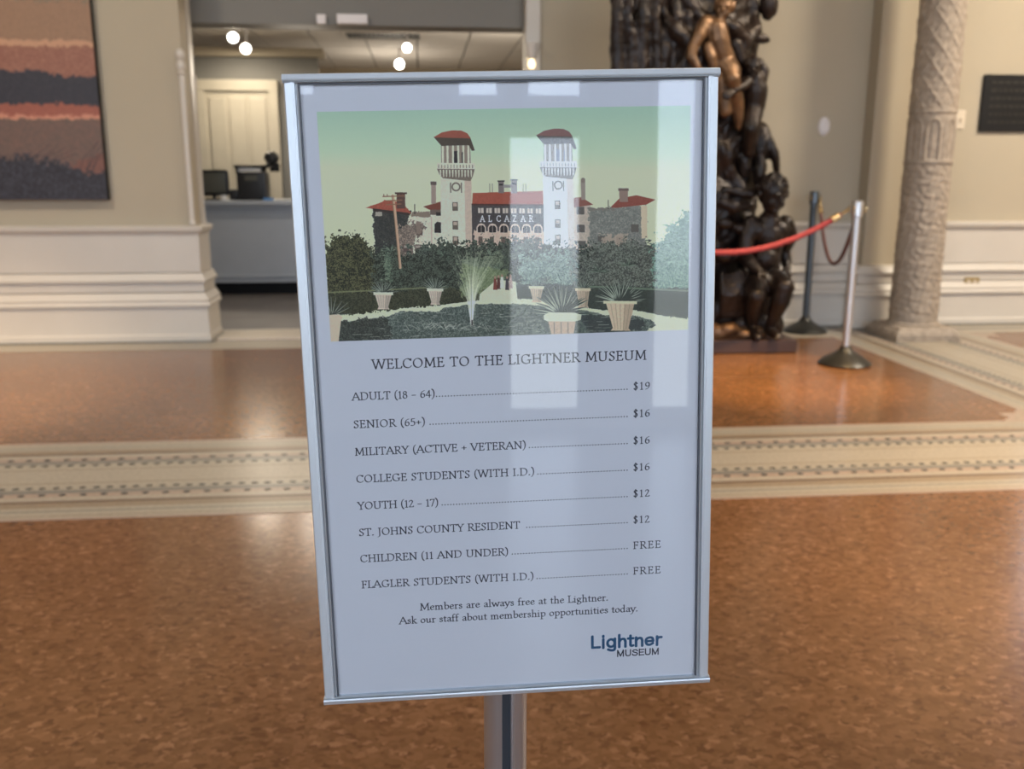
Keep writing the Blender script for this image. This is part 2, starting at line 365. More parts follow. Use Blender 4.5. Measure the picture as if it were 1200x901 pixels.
# small fan shaped mosaic corner pieces
for (cx_, cy_, sx_) in ((XA, YB, -1), (XB, 6.485, 1)):
    bm = N(); pts = [(cx_, cy_)]
    sy_ = 1 if cy_ < 5 else -1
    for k in range(9):
        a = PI / 2 * k / 8; r_ = .17 + .025 * math.cos(8 * a)
        pts.append((cx_ + sx_ * r_ * math.cos(a), cy_ + sy_ * r_ * math.sin(a)))
    prism(bm, pts, .0002, .0014); obj('corner_mosaic', bm, M['tess_rose'], floor)
    tess_row([(cx_ + sx_ * .11 * math.cos(a), cy_ + sy_ * .11 * math.sin(a)) for a in (.2, .6, 1.0, 1.4)], .016, .010, .8, 'tess_white')
obj('floor_joint', box(N(), .9, XA, 5.115, 5.121, -.01, .0008), M['tess_dark'], floor)

# ------------------------------------------------------------------ ticket office beyond the opening
struct('trim_5', box(N(), OX0 + .05, OX1, 6.66, 7.06, -.01, .012, .003), M['cream_marble'], label='pale marble threshold of the ticket office opening')
struct('floor_office', box(N(), -4.2, 2.4, 7.06, 14.6, -.2, .004), M['floor_grey'], label='grey floor of the ticket office')
GY = 11.55
struct('wall_office_grey', box(N(), -4.2, -1.20, GY, GY + .15, 0, 2.50), M['grey_paint'], label='grey office wall around the cream door')
bm = N(); box(bm, -4.2, -1.13, GY - .07, GY + .22, 2.50, 2.60, .01)
struct('trim_6', bm, M['wall'], label='cream cornice on top of the grey office wall')
struct('wall_office_back', box(N(), -4.2, 2.4, 14.6, 14.75, 0, 3.0), M['wall_warm'])
struct('wall_office_left', box(N(), -4.4, -4.2, 7.06, 14.75, 0, 3.0), M['wall'])
struct('wall_office_right', box(N(), 2.4, 2.6, 7.12, 14.75, 0, 3.0), M['wall_warm'])
oc = struct('ceiling_office', box(N(), -4.4, 2.6, 7.3, 14.75, 2.74, 2.9), M['grey_paint'], label='suspended office ceiling of white tiles')
bm0 = N(); box(bm0, -.295, .295, -.595, .595, -.012, .006, .004)
proto = obj('ceiling_tile', bm0, M['tile_white'], oc); first = True
for ix in range(11):
    for iy in range(6):
        o = proto if first else proto.copy()
        if not first: COL.objects.link(o); o.parent = oc
        first = False; o.location = (-4.0 + ix * .61, 7.95 + iy * 1.22, 2.735)
# cream door with three tall panels
dx0, dx1, dzt = -2.60, -1.67, 2.235
dr = struct('door_1', box(N(), dx0 + .1, dx1 - .1, GY - .06, GY - .01, 0, dzt - .12), M['door_cream'], label='cream panelled door in the grey office wall')
bm = N(); box(bm, dx0, dx0 + .1, GY - .09, GY + .01, 0, dzt, .006); box(bm, dx1 - .1, dx1, GY - .09, GY + .01, 0, dzt, .006); box(bm, dx0 - .004, dx1 + .004, GY - .094, GY + .008, dzt - .12, dzt + .003, .006)
struct('door_frame', bm, M['door_cream'], dr)
pw = (dx1 - dx0 - .2 - .16) / 3
for k in range(3):
    x0 = dx0 + .14 + k * (pw + .04)
    struct('door_panel', box(N(), x0, x0 + pw, GY - .082, GY - .055, .95, dzt - .2, .008), M['door_cream'], dr)
# counter
ct = empty('ticket_counter', (-1.9, 9.4, 0), 'pale grey white ticket counter with overhanging top beyond the left opening', 'counter')
obj('body', box(N(), -3.9, -.55, 9.25, 10.0, .13, .86), M['counter_white'], ct)
obj('countertop', box(N(), -3.95, -.5, 9.15, 10.05, .875, .915, .008), M['counter_white'], ct)
bm = N(); box(bm, -3.9, -.55, 9.22, 9.26, .84, .876, .006); box(bm, -3.9, -.55, 9.235, 9.26, .76, .80, .006)
obj('apron_moulding', bm, M['counter_white'], ct)
bm = N(); box(bm, -3.9, -.55, 9.205, 9.27, .13, .155, .004); box(bm, -3.9, -.55, 9.22, 9.27, .175, .20, .004)
obj('plinth_moulding', bm, M['counter_white'], ct)
obj('toe_kick', box(N(), -3.85, -.6, 9.33, 9.95, .004, .13), M['black_matte'], ct)
# monitor seen from behind, and the desk machine
mo = empty('computer_monitor', (-2.0, 9.45, .915), 'computer monitor with olive grey back at the left end of the counter', 'monitor')
bm = N(); box(bm, -2.22, -1.885, 9.43, 9.47, .955, 1.205, .03); obj('screen_bezel', bm, M['black'], mo, True)
bm = N(); box(bm, -2.195, -1.91, 9.415, 9.43, .985, 1.18, .02); obj('screen_back', bm, M['screen_back'], mo, True)
bm = N(); tube(bm, [(-2.04, 9.49, .92), (-2.04, 9.49, 1.05)], .02); lathe(bm, [(.10, 0), (.10, .012), (.03, .02)], (-2.04, 9.49, .915), 20); obj('stand', bm, M['black'], mo, True)
pm = empty('receipt_machine', (-1.66, 9.5, .915), 'large black desk machine with open tray standing on the ticket counter', 'printer')
bm = N(); box(bm, -1.80, -1.52, 9.38, 9.62, .915, 1.185, .02); obj('housing', bm, M['black'], pm, True)
bm = N(); box(bm, -1.825, -1.48, 9.40, 9.60, 1.225, 1.25, .006); box(bm, -1.81, -1.79, 9.42, 9.58, 1.17, 1.24); box(bm, -1.56, -1.54, 9.42, 9.58, 1.17, 1.24); obj('top_tray', bm, M['black_matte'], pm)
obj('paper', box(N(), -1.785, -1.57, 9.43, 9.58, 1.19, 1.222), M['paper_white'], pm)
bm = N(); box(bm, -1.72, -1.60, 9.37, 9.385, 1.10, 1.15, .004); obj('label_panel', bm, M['screen_back'], pm)
bm = N(); box(bm, -1.88, -1.80, 9.40, 9.56, .915, 1.02, .02); obj('side_unit', bm, M['black'], pm, True)
dl = empty('desk_lamp', (-1.60, 9.80, .915), 'black round headed desk lamp standing behind the right of the desk machine', 'lamp')  # round black object of unknown use, modelled as a small desk light
bm = N(); tube(bm, [(-1.62, 9.80, .92), (-1.62, 9.80, 1.14), (-1.59, 9.79, 1.22), (-1.52, 9.76, 1.30)], .016); lathe(bm, [(.05, 0), (.05, .012), (.016, .02)], (-1.62, 9.80, .915), 16); obj('arm', bm, M['black'], dl, True)
bm = N(); ball(bm, (-1.51, 9.76, 1.325), .075, (1, 1, .85), n=18); obj('lamp_head', bm, M['black'], dl, True)
bm = N(); lathe(bm, [(.05, 0), (.05, .07), (.02, .10)], (-1.485, 9.76, 1.19), 16); obj('lamp_collar', bm, M['black_matte'], dl, True)
bm = N(); box(bm, -1.53, -1.44, 9.22, 9.30, .915, .94, .006); props(obj('sticky_note_box', bm, M['blue']), 'small blue box at the front edge of the ticket counter', 'box')
bm = N(); lathe(bm, [(.022, 0), (.027, .005), (.028, .05), (.024, .051), (.022, .01)], (-1.90, 9.24, .915), 18)
props(obj('cup', bm, M['paper_white'], smooth=True), 'small white cup between monitor and desk machine on the counter', 'cup')
# ceiling vent, eyeball spots, things on the header
def on_ceiling(px, py, z):
    d = RIGHT * (px - 600) + DOWN * (py - 450.5) + FWD * 1080.2
    return Vector((0, 0, CAM_H)) + d * ((z - CAM_H) / d.z)
v0 = on_ceiling(408, 45, 2.72); v1 = on_ceiling(492, 45, 2.72)
vt = empty('ceiling_vent', (v0.x, 11.2, 2.72), 'dark slotted air vent in the office ceiling above the sign', 'vent')
bm = N(); box(bm, v0.x, v1.x, 10.95, 11.45, 2.715, 2.722); obj('backing', bm, M['black_matte'], vt)
bm = N()
for a in ((v0.x - .02, v0.x), (v1.x, v1.x + .02)): box(bm, a[0], a[1], 10.93, 11.47, 2.70, 2.723)
for a in ((10.93, 10.95), (11.45, 11.47)): box(bm, v0.x, v1.x, a[0], a[1], 2.70, 2.723)
obj('frame', bm, M['tile_white'], vt)
for k in range(16):
    x = v0.x + (v1.x - v0.x) * (k + .5) / 16; obj('slat', box(N(), x - .008, x + .008, 10.95, 11.45, 2.702, 2.714), M['grey_paint'], vt)
for (px, py, Y, desc, w_) in ((273, 44, 11.0, 'leftmost glowing spotlight on the office ceiling', .052), (288, 57, 10.7, 'second glowing spotlight from the left, just below the leftmost', .050),
                          (477, 56, 11.0, 'glowing office spotlight above and right of the lowest one', .045), (468, 75, 12.4, 'lowest glowing spotlight, just above the top edge of the sign', .056)):
    p = at(px, py, Y); s = empty('ceiling_spotlight', (p.x, p.y, 2.72), desc, 'spotlight', 'spotlights on the office ceiling')
    d = (Vector((0, 0, CAM_H)) - p).normalized(); q = d.to_track_quat('Z', 'Y').to_matrix().to_4x4()
    T = Matrix.Translation(p) @ q
    obj('lens', lathe(N(), [(w_, 0), (w_ * .95, .012), (w_ * .5, .02), (.001, .022)], (0, 0, 0), 24, T), M['lamp_glow'], s, True)
    obj('housing', lathe(N(), [(w_ * .5, -.14), (w_ * .9, -.12), (w_ * 1.06, -.02), (w_ * 1.06, -.001), (w_ * .8, -.002)], (0, 0, 0), 24, T), M['disc_white'], s, True)
    bm = N(); tube(bm, [p - d * .12, Vector((p.x, p.y + .1, 2.73))], .012); obj('stem', bm, M['disc_white'], s)
    lamp_area('office_lamp_light', tuple(p + d * .05 + Vector((0, 0, -.05))), .15, 14, (1, .87, .68))
for x, y in ((-1.0, 8.3), (-.4, 12.8), (1.0, 10.6)):  # unseen point lights added to brighten the office and its ceiling
    l = bpy.data.lights.new('office_lamp_light', 'POINT'); l.energy = 20; l.color = (1, .88, .72); l.shadow_soft_size = .2; q_ = bpy.data.objects.new('office_lamp_light', l); COL.objects.link(q_); q_.location = (x, y, 2.0)
bm = N(); a = at(395, 17, 7.04); b_ = at(431, 29, 7.04); box(bm, a.x, b_.x, 7.0, 7.062, b_.z, a.z, .006); props(obj('emergency_light', bm, M['disc_white']), 'long white box fixed at the lower edge of the grey header', 'fixture')
bm = N(); a = at(371, 17, 7.04); b_ = at(382, 28, 7.04); box(bm, a.x, b_.x, 7.02, 7.062, b_.z, a.z, .006); props(obj('motion_sensor', bm, M['disc_white']), 'small white square sensor on the grey header, left of the long box', 'sensor')
# glass sconce on the casing
a = at(623, 66, 6.86); sc = empty('wall_sconce', (a.x, 6.92, a.z), 'frosted glass wall sconce on the right casing of the office opening', 'sconce')
obj('back_plate', lathe(N(), [(.03, 0), (.03, .012), (.01, .016)], (0, 0, 0), 18, Matrix.Translation((a.x, 6.925, a.z)) @ Matrix.Rotation(PI / 2, 4, 'X')), M['brass'], sc, True)
obj('shade', lathe(N(), [(.020, -.02), (.034, .0), (.040, .05), (.055, .09), (.050, .088), (.036, .05), (.030, .0)], (a.x, 6.86, a.z), 22), M['frost'], sc, True)
obj('bulb', lathe(N(), [(.004, -.085), (.018, -.08), (.027, -.06), (.024, -.035), (.014, -.02)], (a.x, 6.86, a.z), 18), M['sconce_glow'], sc, True)
bm = N(); tube(bm, [(a.x, 6.92, a.z), (a.x, 6.86, a.z - .015)], .008); obj('arm', bm, M['brass'], sc)

# ------------------------------------------------------------------ print raster tools (flat print: the painting and the poster sheet)
def vnoise(h, w_, cell, seed):
    r = np.random.default_rng(seed); gh, gw = int(h / cell) + 3, int(w_ / cell) + 3; g = r.random((gh, gw))
    yy = np.arange(h) / cell; xx = np.arange(w_) / cell; yi = yy.astype(int); xi = xx.astype(int)
    fy = yy - yi; fx = xx - xi; fy = (fy * fy * (3 - 2 * fy))[:, None]; fx = (fx * fx * (3 - 2 * fx))[None]
    a = g[yi][:, xi]; b = g[yi][:, xi + 1]; c = g[yi + 1][:, xi]; d = g[yi + 1][:, xi + 1]
    return (a * (1 - fx) + b * fx) * (1 - fy) + (c * (1 - fx) + d * fx) * fy
def srgb(*c): return np.array([(x / 255) for x in c])
def lin(a): return np.where(a <= .04045, a / 12.92, ((a + .055) / 1.055) ** 2.4)
def inpoly(X, Y, pts):
    ins = np.zeros(X.shape, bool); n = len(pts); j = n - 1
    for i in range(n):
        xi, yi = pts[i]; xj, yj = pts[j]
        if yi != yj:
            cnd = ((yi > Y) != (yj > Y)) & (X < (xj - xi) * (Y - yi) / (yj - yi) + xi); ins ^= cnd
        j = i
    return ins
class Art:
    """drawing board with its own drawing units; X right, Y down"""
    def __init__(s, X, Y, img, seed=1):
        s.X, s.Y, s.img = X, Y, img; h, w_ = X.shape; s.h, s.w = h, w_
        s.n1 = vnoise(h, w_, 5, seed); s.n2 = vnoise(h, w_, 5, seed + 1); s.nb = vnoise(h, w_, 16, seed + 2); s.nc = vnoise(h, w_, 42, seed + 3); s.nf = vnoise(h, w_, 2.3, seed + 4)
    def win(s, pts, pad=6):
        x0 = min(p[0] for p in pts) - pad; x1 = max(p[0] for p in pts) + pad; y0 = min(p[1] for p in pts) - pad; y1 = max(p[1] for p in pts) + pad
        m = (s.X >= x0) & (s.X <= x1) & (s.Y >= y0) & (s.Y <= y1)
        r = np.where(m.any(1))[0]; c = np.where(m.any(0))[0]
        if not len(r) or not len(c): return None
        return slice(r[0], r[-1] + 1), slice(c[0], c[-1] + 1)
    def poly(s, pts, col, jit=0, tex=0, alpha=1, col2=None, grad=None, leaf=False):
        w_ = s.win(pts, 6 + jit)
        if w_ is None: return
        X, Y = s.X[w_], s.Y[w_]
        if jit: X = X + (s.n1[w_] + s.nb[w_] - 1) * jit; Y = Y + (s.n2[w_] + s.nb[w_] - 1) * jit
        m = inpoly(X, Y, pts); c = np.array(col)[None, None] * np.ones(X.shape + (1,))
        if grad is not None:
            y0, y1, cb = grad; f = np.clip((s.Y[w_] - y0) / (y1 - y0), 0, 1)[..., None]; c = c * (1 - f) + np.array(cb) * f
        if col2 is not None:
            f = (.62 * s.nf[w_] + .36 * s.n1[w_] + .22 * s.nb[w_] - .10); f = np.clip((f - .38) * (4.2 if leaf else 2.2), 0, 1)[..., None]; c = c * (1 - f) + np.array(col2) * f
        if tex: c = c * (1 + tex * (s.nf[w_] + s.n1[w_] - 1)[..., None])
        f = (m * alpha)[..., None]; s.img[w_] = s.img[w_] * (1 - f) + c * f
    def line(s, pts, wd, col, alpha=1, w1=None):
        w_ = s.win(pts, 4)
        if w_ is None: return
        X, Y = s.X[w_], s.Y[w_]; best = np.full(X.shape, 1e9); n = len(pts) - 1
        for i in range(n):
            (ax, ay), (bx, by) = pts[i], pts[i + 1]; dx, dy = bx - ax, by - ay; t = np.clip(((X - ax) * dx + (Y - ay) * dy) / (dx * dx + dy * dy + 1e-9), 0, 1)
            r = wd if w1 is None else wd + (w1 - wd) * (i + t) / n
            best = np.minimum(best, np.hypot(X - ax - t * dx, Y - ay - t * dy) - r / 2)
        f = np.clip(.5 - best * 2.6, 0, 1)[..., None] * alpha; s.img[w_] = s.img[w_] * (1 - f) + np.array(col) * f
    def ell(s, cx, cy, rx, ry, col, alpha=1, **k):
        s.poly([(cx + rx * math.cos(a), cy + ry * math.sin(a)) for a in np.linspace(0, 2 * PI, 20)[:-1]], col, alpha=alpha, **k)
def image_mat(name, arr, rough=.5, coat=0, spec=.5):
    """material from an array painted by this script (srgb, row 0 at the bottom)"""
    h, w_ = arr.shape[:2]; im = bpy.data.images.new(name, w_, h, alpha=False)
    buf = np.ones((h, w_, 4), np.float32); buf[..., :3] = np.clip(arr, 0, 1); im.pixels.foreach_set(buf.ravel()); im.update(); im.pack()
    m = bpy.data.materials.new(name); m.use_nodes = True; t = m.node_tree; b = t.nodes['Principled BSDF']
    tx = t.nodes.new('ShaderNodeTexImage'); tx.image = im; tx.interpolation = 'Cubic'; tx.extension = 'EXTEND'
    t.links.new(tx.outputs[0], b.inputs['Base Color']); b.inputs['Roughness'].default_value = rough; b.inputs['Coat Weight'].default_value = coat
    b.inputs['Specular IOR Level'].default_value = spec
    return m
def uv_front(o, x0, x1, z0, z1):
    me = o.data; uv = me.uv_layers.new(name='print')
    for l in me.loops:
        co = me.vertices[l.vertex_index].co; uv.data[l.index].uv = ((co.x - x0) / (x1 - x0), (co.z - z0) / (z1 - z0))

# ------------------------------------------------------------------ landscape painting on the left pier
PX0, PX1, PZ0, PZ1, PY = -4.1, -2.125, .985, 2.75, 6.595
def painting():
    w_, h = 980, 880
    xs_ = PX0 + (np.arange(w_) + .5) / w_ * (PX1 - PX0); zs_ = PZ0 + (np.arange(h) + .5) / h * (PZ1 - PZ0)
    # drawing units: sixtieths of the picture height seen, y down
    Y = (209 - (zs_ - CAM_H) * 168.5)[:, None] * np.ones((1, w_)); X = ((xs_ + 2.125) * 168.5 + 112)[None] * np.ones((h, 1))
    img = np.ones((h, w_, 3)) * srgb(138, 116, 96); A = Art(X, Y, img, 40)
    L, Rr = -260, 140
    A.poly([(L, -80), (Rr, -80), (Rr, 70), (L, 70)], srgb(128, 112, 92), tex=.10, col2=srgb(146, 118, 98))
    A.poly([(L, 18), (Rr, 24), (Rr, 66), (L, 66)], srgb(148, 116, 92), jit=8, tex=.07)
    A.poly([(L, 62), (Rr, 64), (Rr, 70), (L, 69)], srgb(190, 146, 116), jit=3)
    A.poly([(L, 69), (Rr, 70), (Rr, 104), (L, 104)], srgb(140, 92, 76), jit=3, tex=.06, col2=srgb(156, 110, 92))
    A.poly([(L, 100), (-70, 92), (-25, 82), (-6, 84), (4, 92), (20, 97), (52, 95), (80, 102), (Rr, 98), (Rr, 134), (L, 134)], srgb(44, 44, 54), jit=4, tex=.12, col2=srgb(54, 50, 58))
    A.poly([(-40, 80), (0, 88), (6, 140), (-30, 145)], srgb(38, 38, 48), jit=5)
    A.poly([(L, 131), (Rr, 131), (Rr, 144), (L, 144)], srgb(152, 88, 72), jit=4, tex=.08)
    A.poly([(L, 143), (Rr, 143), (Rr, 148), (L, 148)], srgb(196, 136, 112), jit=4)
    A.poly([(L, 147), (Rr, 147), (Rr, 240), (L, 240)], srgb(104, 86, 78), jit=3, tex=.08, col2=srgb(118, 88, 78))
    A.poly([(80, 190), (Rr, 178), (Rr, 220), (70, 210)], srgb(128, 78, 66), jit=10, alpha=.6)
    r = random.Random(3)
    for k in range(26):
        x = r.uniform(-120, 120); A.line([(x, 215), (x + r.uniform(4, 14), 190), (x + r.uniform(14, 36), 166 + r.uniform(0, 20))], 1.0, srgb(62, 52, 54), .8, .5)
    A.poly([(L, 196), (-80, 186), (-10, 186), (30, 188), (60, 194), (82, 203), (Rr, 207), (Rr, 250), (L, 250)], srgb(38, 36, 44), jit=12, col2=srgb(66, 66, 76), tex=.2)
    img *= (1 + .04 * (vnoise(h, w_, 3, 9) - .5))[..., None]
    return img
pt = empty('landscape_painting', ((PX0 + PX1) / 2, YL, PZ0), 'large unframed sunset landscape painting with dark hills on the left wall', 'painting')
bm = N(); vs = [bm.verts.new(v) for v in ((PX0, PY - .001, PZ0), (PX1, PY - .001, PZ0), (PX1, PY - .001, PZ1), (PX0, PY - .001, PZ1))]; bm.faces.new(vs)
cv = obj('canvas', bm, image_mat('painted_landscape', painting(), .55), pt); uv_front(cv, PX0, PX1, PZ0, PZ1)
obj('stretcher', box(N(), PX0 + .001, PX1 - .001, PY, YL - .001, PZ0 + .001, PZ1 - .001), M['black_matte'], pt)

# ------------------------------------------------------------------ wall details on the right
def panel(name, x0, y0, x1, y1, Y, depth, m, label, cat, bev=.004):
    a = at(x0, y0, Y); b = at(x1, y1, Y); bm = N(); box(bm, a.x, b.x, Y, Y + depth, b.z, a.z, bev)
    return props(obj(name, bm, m), label, cat), a, b
o, a, b = panel('light_switch', 1116.5, 129, 1130, 151, 6.94, .012, M['switch'], 'ivory light switch plate on the wall right of the carved column', 'switch')
for dx in (.3, .7):
    x = a.x + (b.x - a.x) * dx; obj('toggle', box(N(), x - .006, x + .006, 6.925, 6.942, (a.z + b.z) / 2 - .014, (a.z + b.z) / 2 + .014, .002), M['switch'], o)
a = at(1158, 87, 6.93); b = at(1200, 154.5, 6.93); X0, X1 = a.x - .025, a.x + .62
o = props(obj('wall_plaque', box(N(), X0, X1, 6.925, 6.952, b.z, a.z, .006), M['black_matte']), 'black rectangular plaque with faint text on the right wall', 'plaque')
r = random.Random(5)
for k in range(6):
    z = a.z - .055 - k * .058; x = X0 + .06
    bm = N()
    while x < X1 - .09:
        l = r.uniform(.02, .05); box(bm, x, x + l, 6.9235, 6.926, z - .012, z + .008); x += l + .014
    q = obj('text_line', bm, M['dark_metal'], o); q['kind'] = 'stuff'
o, a, b = panel('power_outlet', 1131, 325, 1147, 335, 6.885, .014, M['brass_dull'], 'dull brass double outlet plate in the wainscot right of the column', 'outlet', .002)
for dx in (.28, .72):
    x = a.x + (b.x - a.x) * dx; z = (a.z + b.z) / 2
    obj('socket', lathe(N(), [(.014, 0), (.014, .003), (.003, .004)], (0, 0, 0), 14, Matrix.Translation((x, 6.885, z)) @ Matrix.Rotation(PI / 2, 4, 'X')), M['switch'], o)
a = at(966, 148, 6.94); bm = lathe(N(), [(.048, 0), (.047, .012), (.038, .022), (.001, .024)], (0, 0, 0), 28, Matrix.Translation((a.x, 6.952, a.z)) @ Matrix.Rotation(PI / 2, 4, 'X') @ Matrix.Diagonal((.95, 1.45, 1, 1)))
props(obj('wall_disc', bm, M['disc_white'], smooth=True), 'small white oval disc mounted on the wall above the rear rope post', 'sensor')

# ------------------------------------------------------------------ carved stone column
cx, cy = 3.555, 6.385
co = empty('carved_column', (cx, cy, 0), 'tall grey stone column carved with arabesques on a square plinth', 'column')
bm = N(); h_ = .235
sweepP = [(-h_, -h_), (h_, -h_), (h_, h_), (-h_, h_)]
def sq_ring(bm, prof):
    rings = [[bm.verts.new((cx + s * (h_ + o) * 1.0, cy + t * (h_ + o), z)) for s, t in ((-1, -1), (1, -1), (1, 1), (-1, 1))] for o, z in prof]
    for a, b in zip(rings, rings[1:]):
        for k in range(4): bm.faces.new((a[k], a[(k + 1) % 4], b[(k + 1) % 4], b[k]))
    bm.faces.new(rings[0]); bm.faces.new(rings[-1]); return bm
obj('plinth', sq_ring(bm, [(0, .002), (0, .048), (-.008, .056), (-.010, .066), (-.030, .084), (-.034, .094), (-.05, .100)]), M['column_stone'], co)
def column_shaft():
    nu, nv = 200, 760; z = np.linspace(.098, ZC, nv); u = np.linspace(0, 2 * PI, nu, endpoint=False); U, Z = np.meshgrid(u, z)
    R0 = .166 - .0085 * (Z - .1)
    c = U * .155
    d = np.zeros_like(U)
    # below the arcade: scrolling leaves
    fl = np.sin(c * 52 + 2.2 * np.sin(Z * 31)) * np.sin(Z * 47 + 2.0 * np.sin(c * 40)) + .5 * np.sin(c * 95 + Z * 60) * np.sin(Z * 88 - c * 70)
    low = np.where(Z < 1.24, fl, 0); d += .0042 * low * np.clip((Z - .16) * 30, 0, 1)
    # above: diagonal lattice with scrolls in the diamonds
    p1 = (U * 8 / (2 * PI) + Z * 6.0) % 1; p2 = (U * 8 / (2 * PI) - Z * 6.0) % 1
    lat = np.exp(-((p1 - .5) / .075) ** 2) + np.exp(-((p2 - .5) / .075) ** 2)
    hi = np.minimum(lat, 1) * 1.3 + .45 * fl; d += np.where(Z > 1.60, .0046 * hi, 0)
    # arcade of blind arches
    k = 8; a = ((U * k / (2 * PI)) % 1 - .5) * 2; zz = (Z - 1.265) / .265
    inside = (np.abs(a) < .62) & (zz > 0) & ((zz < .72) | (((a / .62) ** 2 + ((zz - .72) / .26) ** 2) < 1))
    outer = (np.abs(a) < .80) & (zz > 0) & ((zz < .72) | (((a / .80) ** 2 + ((zz - .72) / .34) ** 2) < 1))
    arc = (Z > 1.25) & (Z < 1.58); d = np.where(arc, np.where(inside, -.006 + .004 * (np.abs(a) < .22), np.where(outer, .006, -.001)), d)
    for zb in (1.245, 1.585): d = np.where(np.abs(Z - zb) < .012, .007, d)
    R = R0 + d; V = np.stack([cx + R * np.cos(U), cy + R * np.sin(U), Z], -1).reshape(-1, 3)
    i = np.arange(nv - 1)[:, None] * nu; j = np.arange(nu)[None]; jn = (j + 1) % nu
    F = np.stack([i + j, i + jn, i + nu + jn, i + nu + j], -1).reshape(-1, 4)
    me = bpy.data.meshes.new('shaft'); me.from_pydata(V.tolist(), [], F.tolist()); me.polygons.foreach_set('use_smooth', [True] * len(F)); me.materials.append(M['column_stone'])
    o = bpy.data.objects.new('shaft', me); COL.objects.link(o); o.parent = co; o.matrix_parent_inverse = world_of(co).inverted()
column_shaft()
obj('base_ring', lathe(N(), [(.155, .097), (.182, .099), (.186, .108), (.180, .116), (.172, .120)], (cx, cy, 0), 40), M['column_stone'], co, True)

# ------------------------------------------------------------------ rope posts and ropes
def rope_post(x, y, hgt, label, m, base_r=.158):
    r_ = empty('rope_post', (x, y, 0), label, 'stanchion', 'rope posts around the sculpture')
    obj('base', lathe(N(), [(base_r, .002), (base_r + .004, .010), (base_r - .004, .018), (base_r * .80, .040), (base_r * .50, .066), (.050, .084), (.036, .10), (.03, .118)], (x, y, 0), 40), M['dark_metal'], r_, True)
    obj('pole', lathe(N(), [(.0255, .10), (.0255, hgt - .07)], (x, y, 0), 28), m, r_, 40)
    obj('collar', lathe(N(), [(.026, hgt - .10), (.034, hgt - .095), (.034, hgt - .012), (.030, hgt - .002), (.012, hgt)], (x, y, 0), 28), m, r_, True)
    for k in range(4):
        a = PI / 4 + k * PI / 2; bm = N(); c_ = Vector((x + .042 * math.cos(a), y + .042 * math.sin(a), hgt - .05))
        pts = [c_ + Vector((.014 * math.cos(t) * math.cos(a), .014 * math.cos(t) * math.sin(a), .016 * math.sin(t))) for t in np.linspace(0, 2 * PI, 13)]
        tube(bm, pts, .0032, 6); obj('ring', bm, M['brass'], r_, True)
    return r_
P1 = Vector((2.61, 5.44, 0)); P2 = Vector((2.86, 6.66, 0)); P3 = Vector((.98, 5.40, 0))
rope_post(P1.x, P1.y, 1.005, 'shiny steel rope post on dark domed base in front of the column', M['steel'])
rope_post(P2.x, P2.y, 1.045, 'dark rope post nearest the wall, behind the seated bronze boy', M['post_dark'])
rope_post(P3.x, P3.y, 1.005, 'steel rope post hidden behind the price sign', M['steel'])
def rope(A, B, sag, rad, m, label, fit=True):
    r_ = empty('barrier_rope', A, label, 'rope')
    n = 28; P = []
    for i in range(n + 1):
        t = i / n; p = A.lerp(B, t); k = 4 * sag * t * (1 - t); p.z -= k; P.append(p)
    obj('cord', tube(N(), P[1:-1], rad, 12), m, r_, True)
    for e, q in ((0, 2), (-1, -3)):
        d = (P[q] - P[e])
        obj('end_cap', tube(N(), [P[e] + d * .52, P[e] + d * .56, P[e] + d * .98], [.006, rad * 1.25, rad * 1.25], 12), M['brass'], r_, True)
        bm = N(); tube(bm, [P[e], P[e] + d * .25, P[e] + d * .54], [.008, .010, .006], 8); obj('snap_hook', bm, M['brass'], r_, True)
A = Vector((P3.x + .05, P3.y, .955)); B = Vector((P1.x - .05, P1.y, .955))
rope(A, B, .255, .0175, M['rope_red'], 'bright red velvet rope sagging from the front rope post towards the sign')
A = Vector((P2.x + .02, P2.y - .05, .99)); B = Vector((P1.x + .03, P1.y + .05, .955))
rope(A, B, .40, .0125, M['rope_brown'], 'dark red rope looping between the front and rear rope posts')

# ------------------------------------------------------------------ bronze sculpture
def sculpt(name, bm, m, parent, voxel=.010, disp=.0, dsize=.05, smooth_it=4):
    me = bpy.data.meshes.new('tmp'); bm.to_mesh(me); bm.free(); o = bpy.data.objects.new('tmp', me); COL.objects.link(o)
    r_ = o.modifiers.new('r', 'REMESH'); r_.mode = 'VOXEL'; r_.voxel_size = voxel
    s_ = o.modifiers.new('s', 'SMOOTH'); s_.iterations = smooth_it; s_.factor = .5
    if disp:
        t = bpy.data.textures.new('clouds', 'CLOUDS'); t.noise_scale = dsize; t.noise_depth = 3
        d = o.modifiers.new('d', 'DISPLACE'); d.texture = t; d.strength = disp; d.mid_level = .5
    dg = bpy.context.evaluated_depsgraph_get(); me2 = bpy.data.meshes.new_from_object(o.evaluated_get(dg))
    bpy.data.objects.remove(o); bpy.data.meshes.remove(me)
    me2.polygons.foreach_set('use_smooth', [True] * len(me2.polygons)); me2.materials.clear(); me2.materials.append(m); me2.name = name
    o = bpy.data.objects.new(name, me2); COL.objects.link(o); o.parent = parent; o.matrix_parent_inverse = world_of(parent).inverted(); return o
SC = empty('bronze_sculpture', (1.8, 6.2, 0), 'tall dark bronze sculpture of entwined figures with a seated boy at its foot', 'sculpture')
obj('base_slab', box(N(), .98, 2.46, 5.83, 6.62, .003, .088, .006), M['slab_brown'], SC)
rs = random.Random(21)
# rocky ground the figures stand on
bm = N()
box(bm, 1.04, 2.28, 5.92, 6.56, .08, .15)
for k in range(46):
    x = rs.uniform(1.05, 2.30); ball(bm, (x, 5.93 + rs.uniform(-.02, .05), .125 + rs.uniform(-.015, .03)), rs.uniform(.03, .055), (1.5, 1, .8), n=8)
sculpt('rocky_ground', bm, M['bronze_gold'], SC, .012, .012, .03)
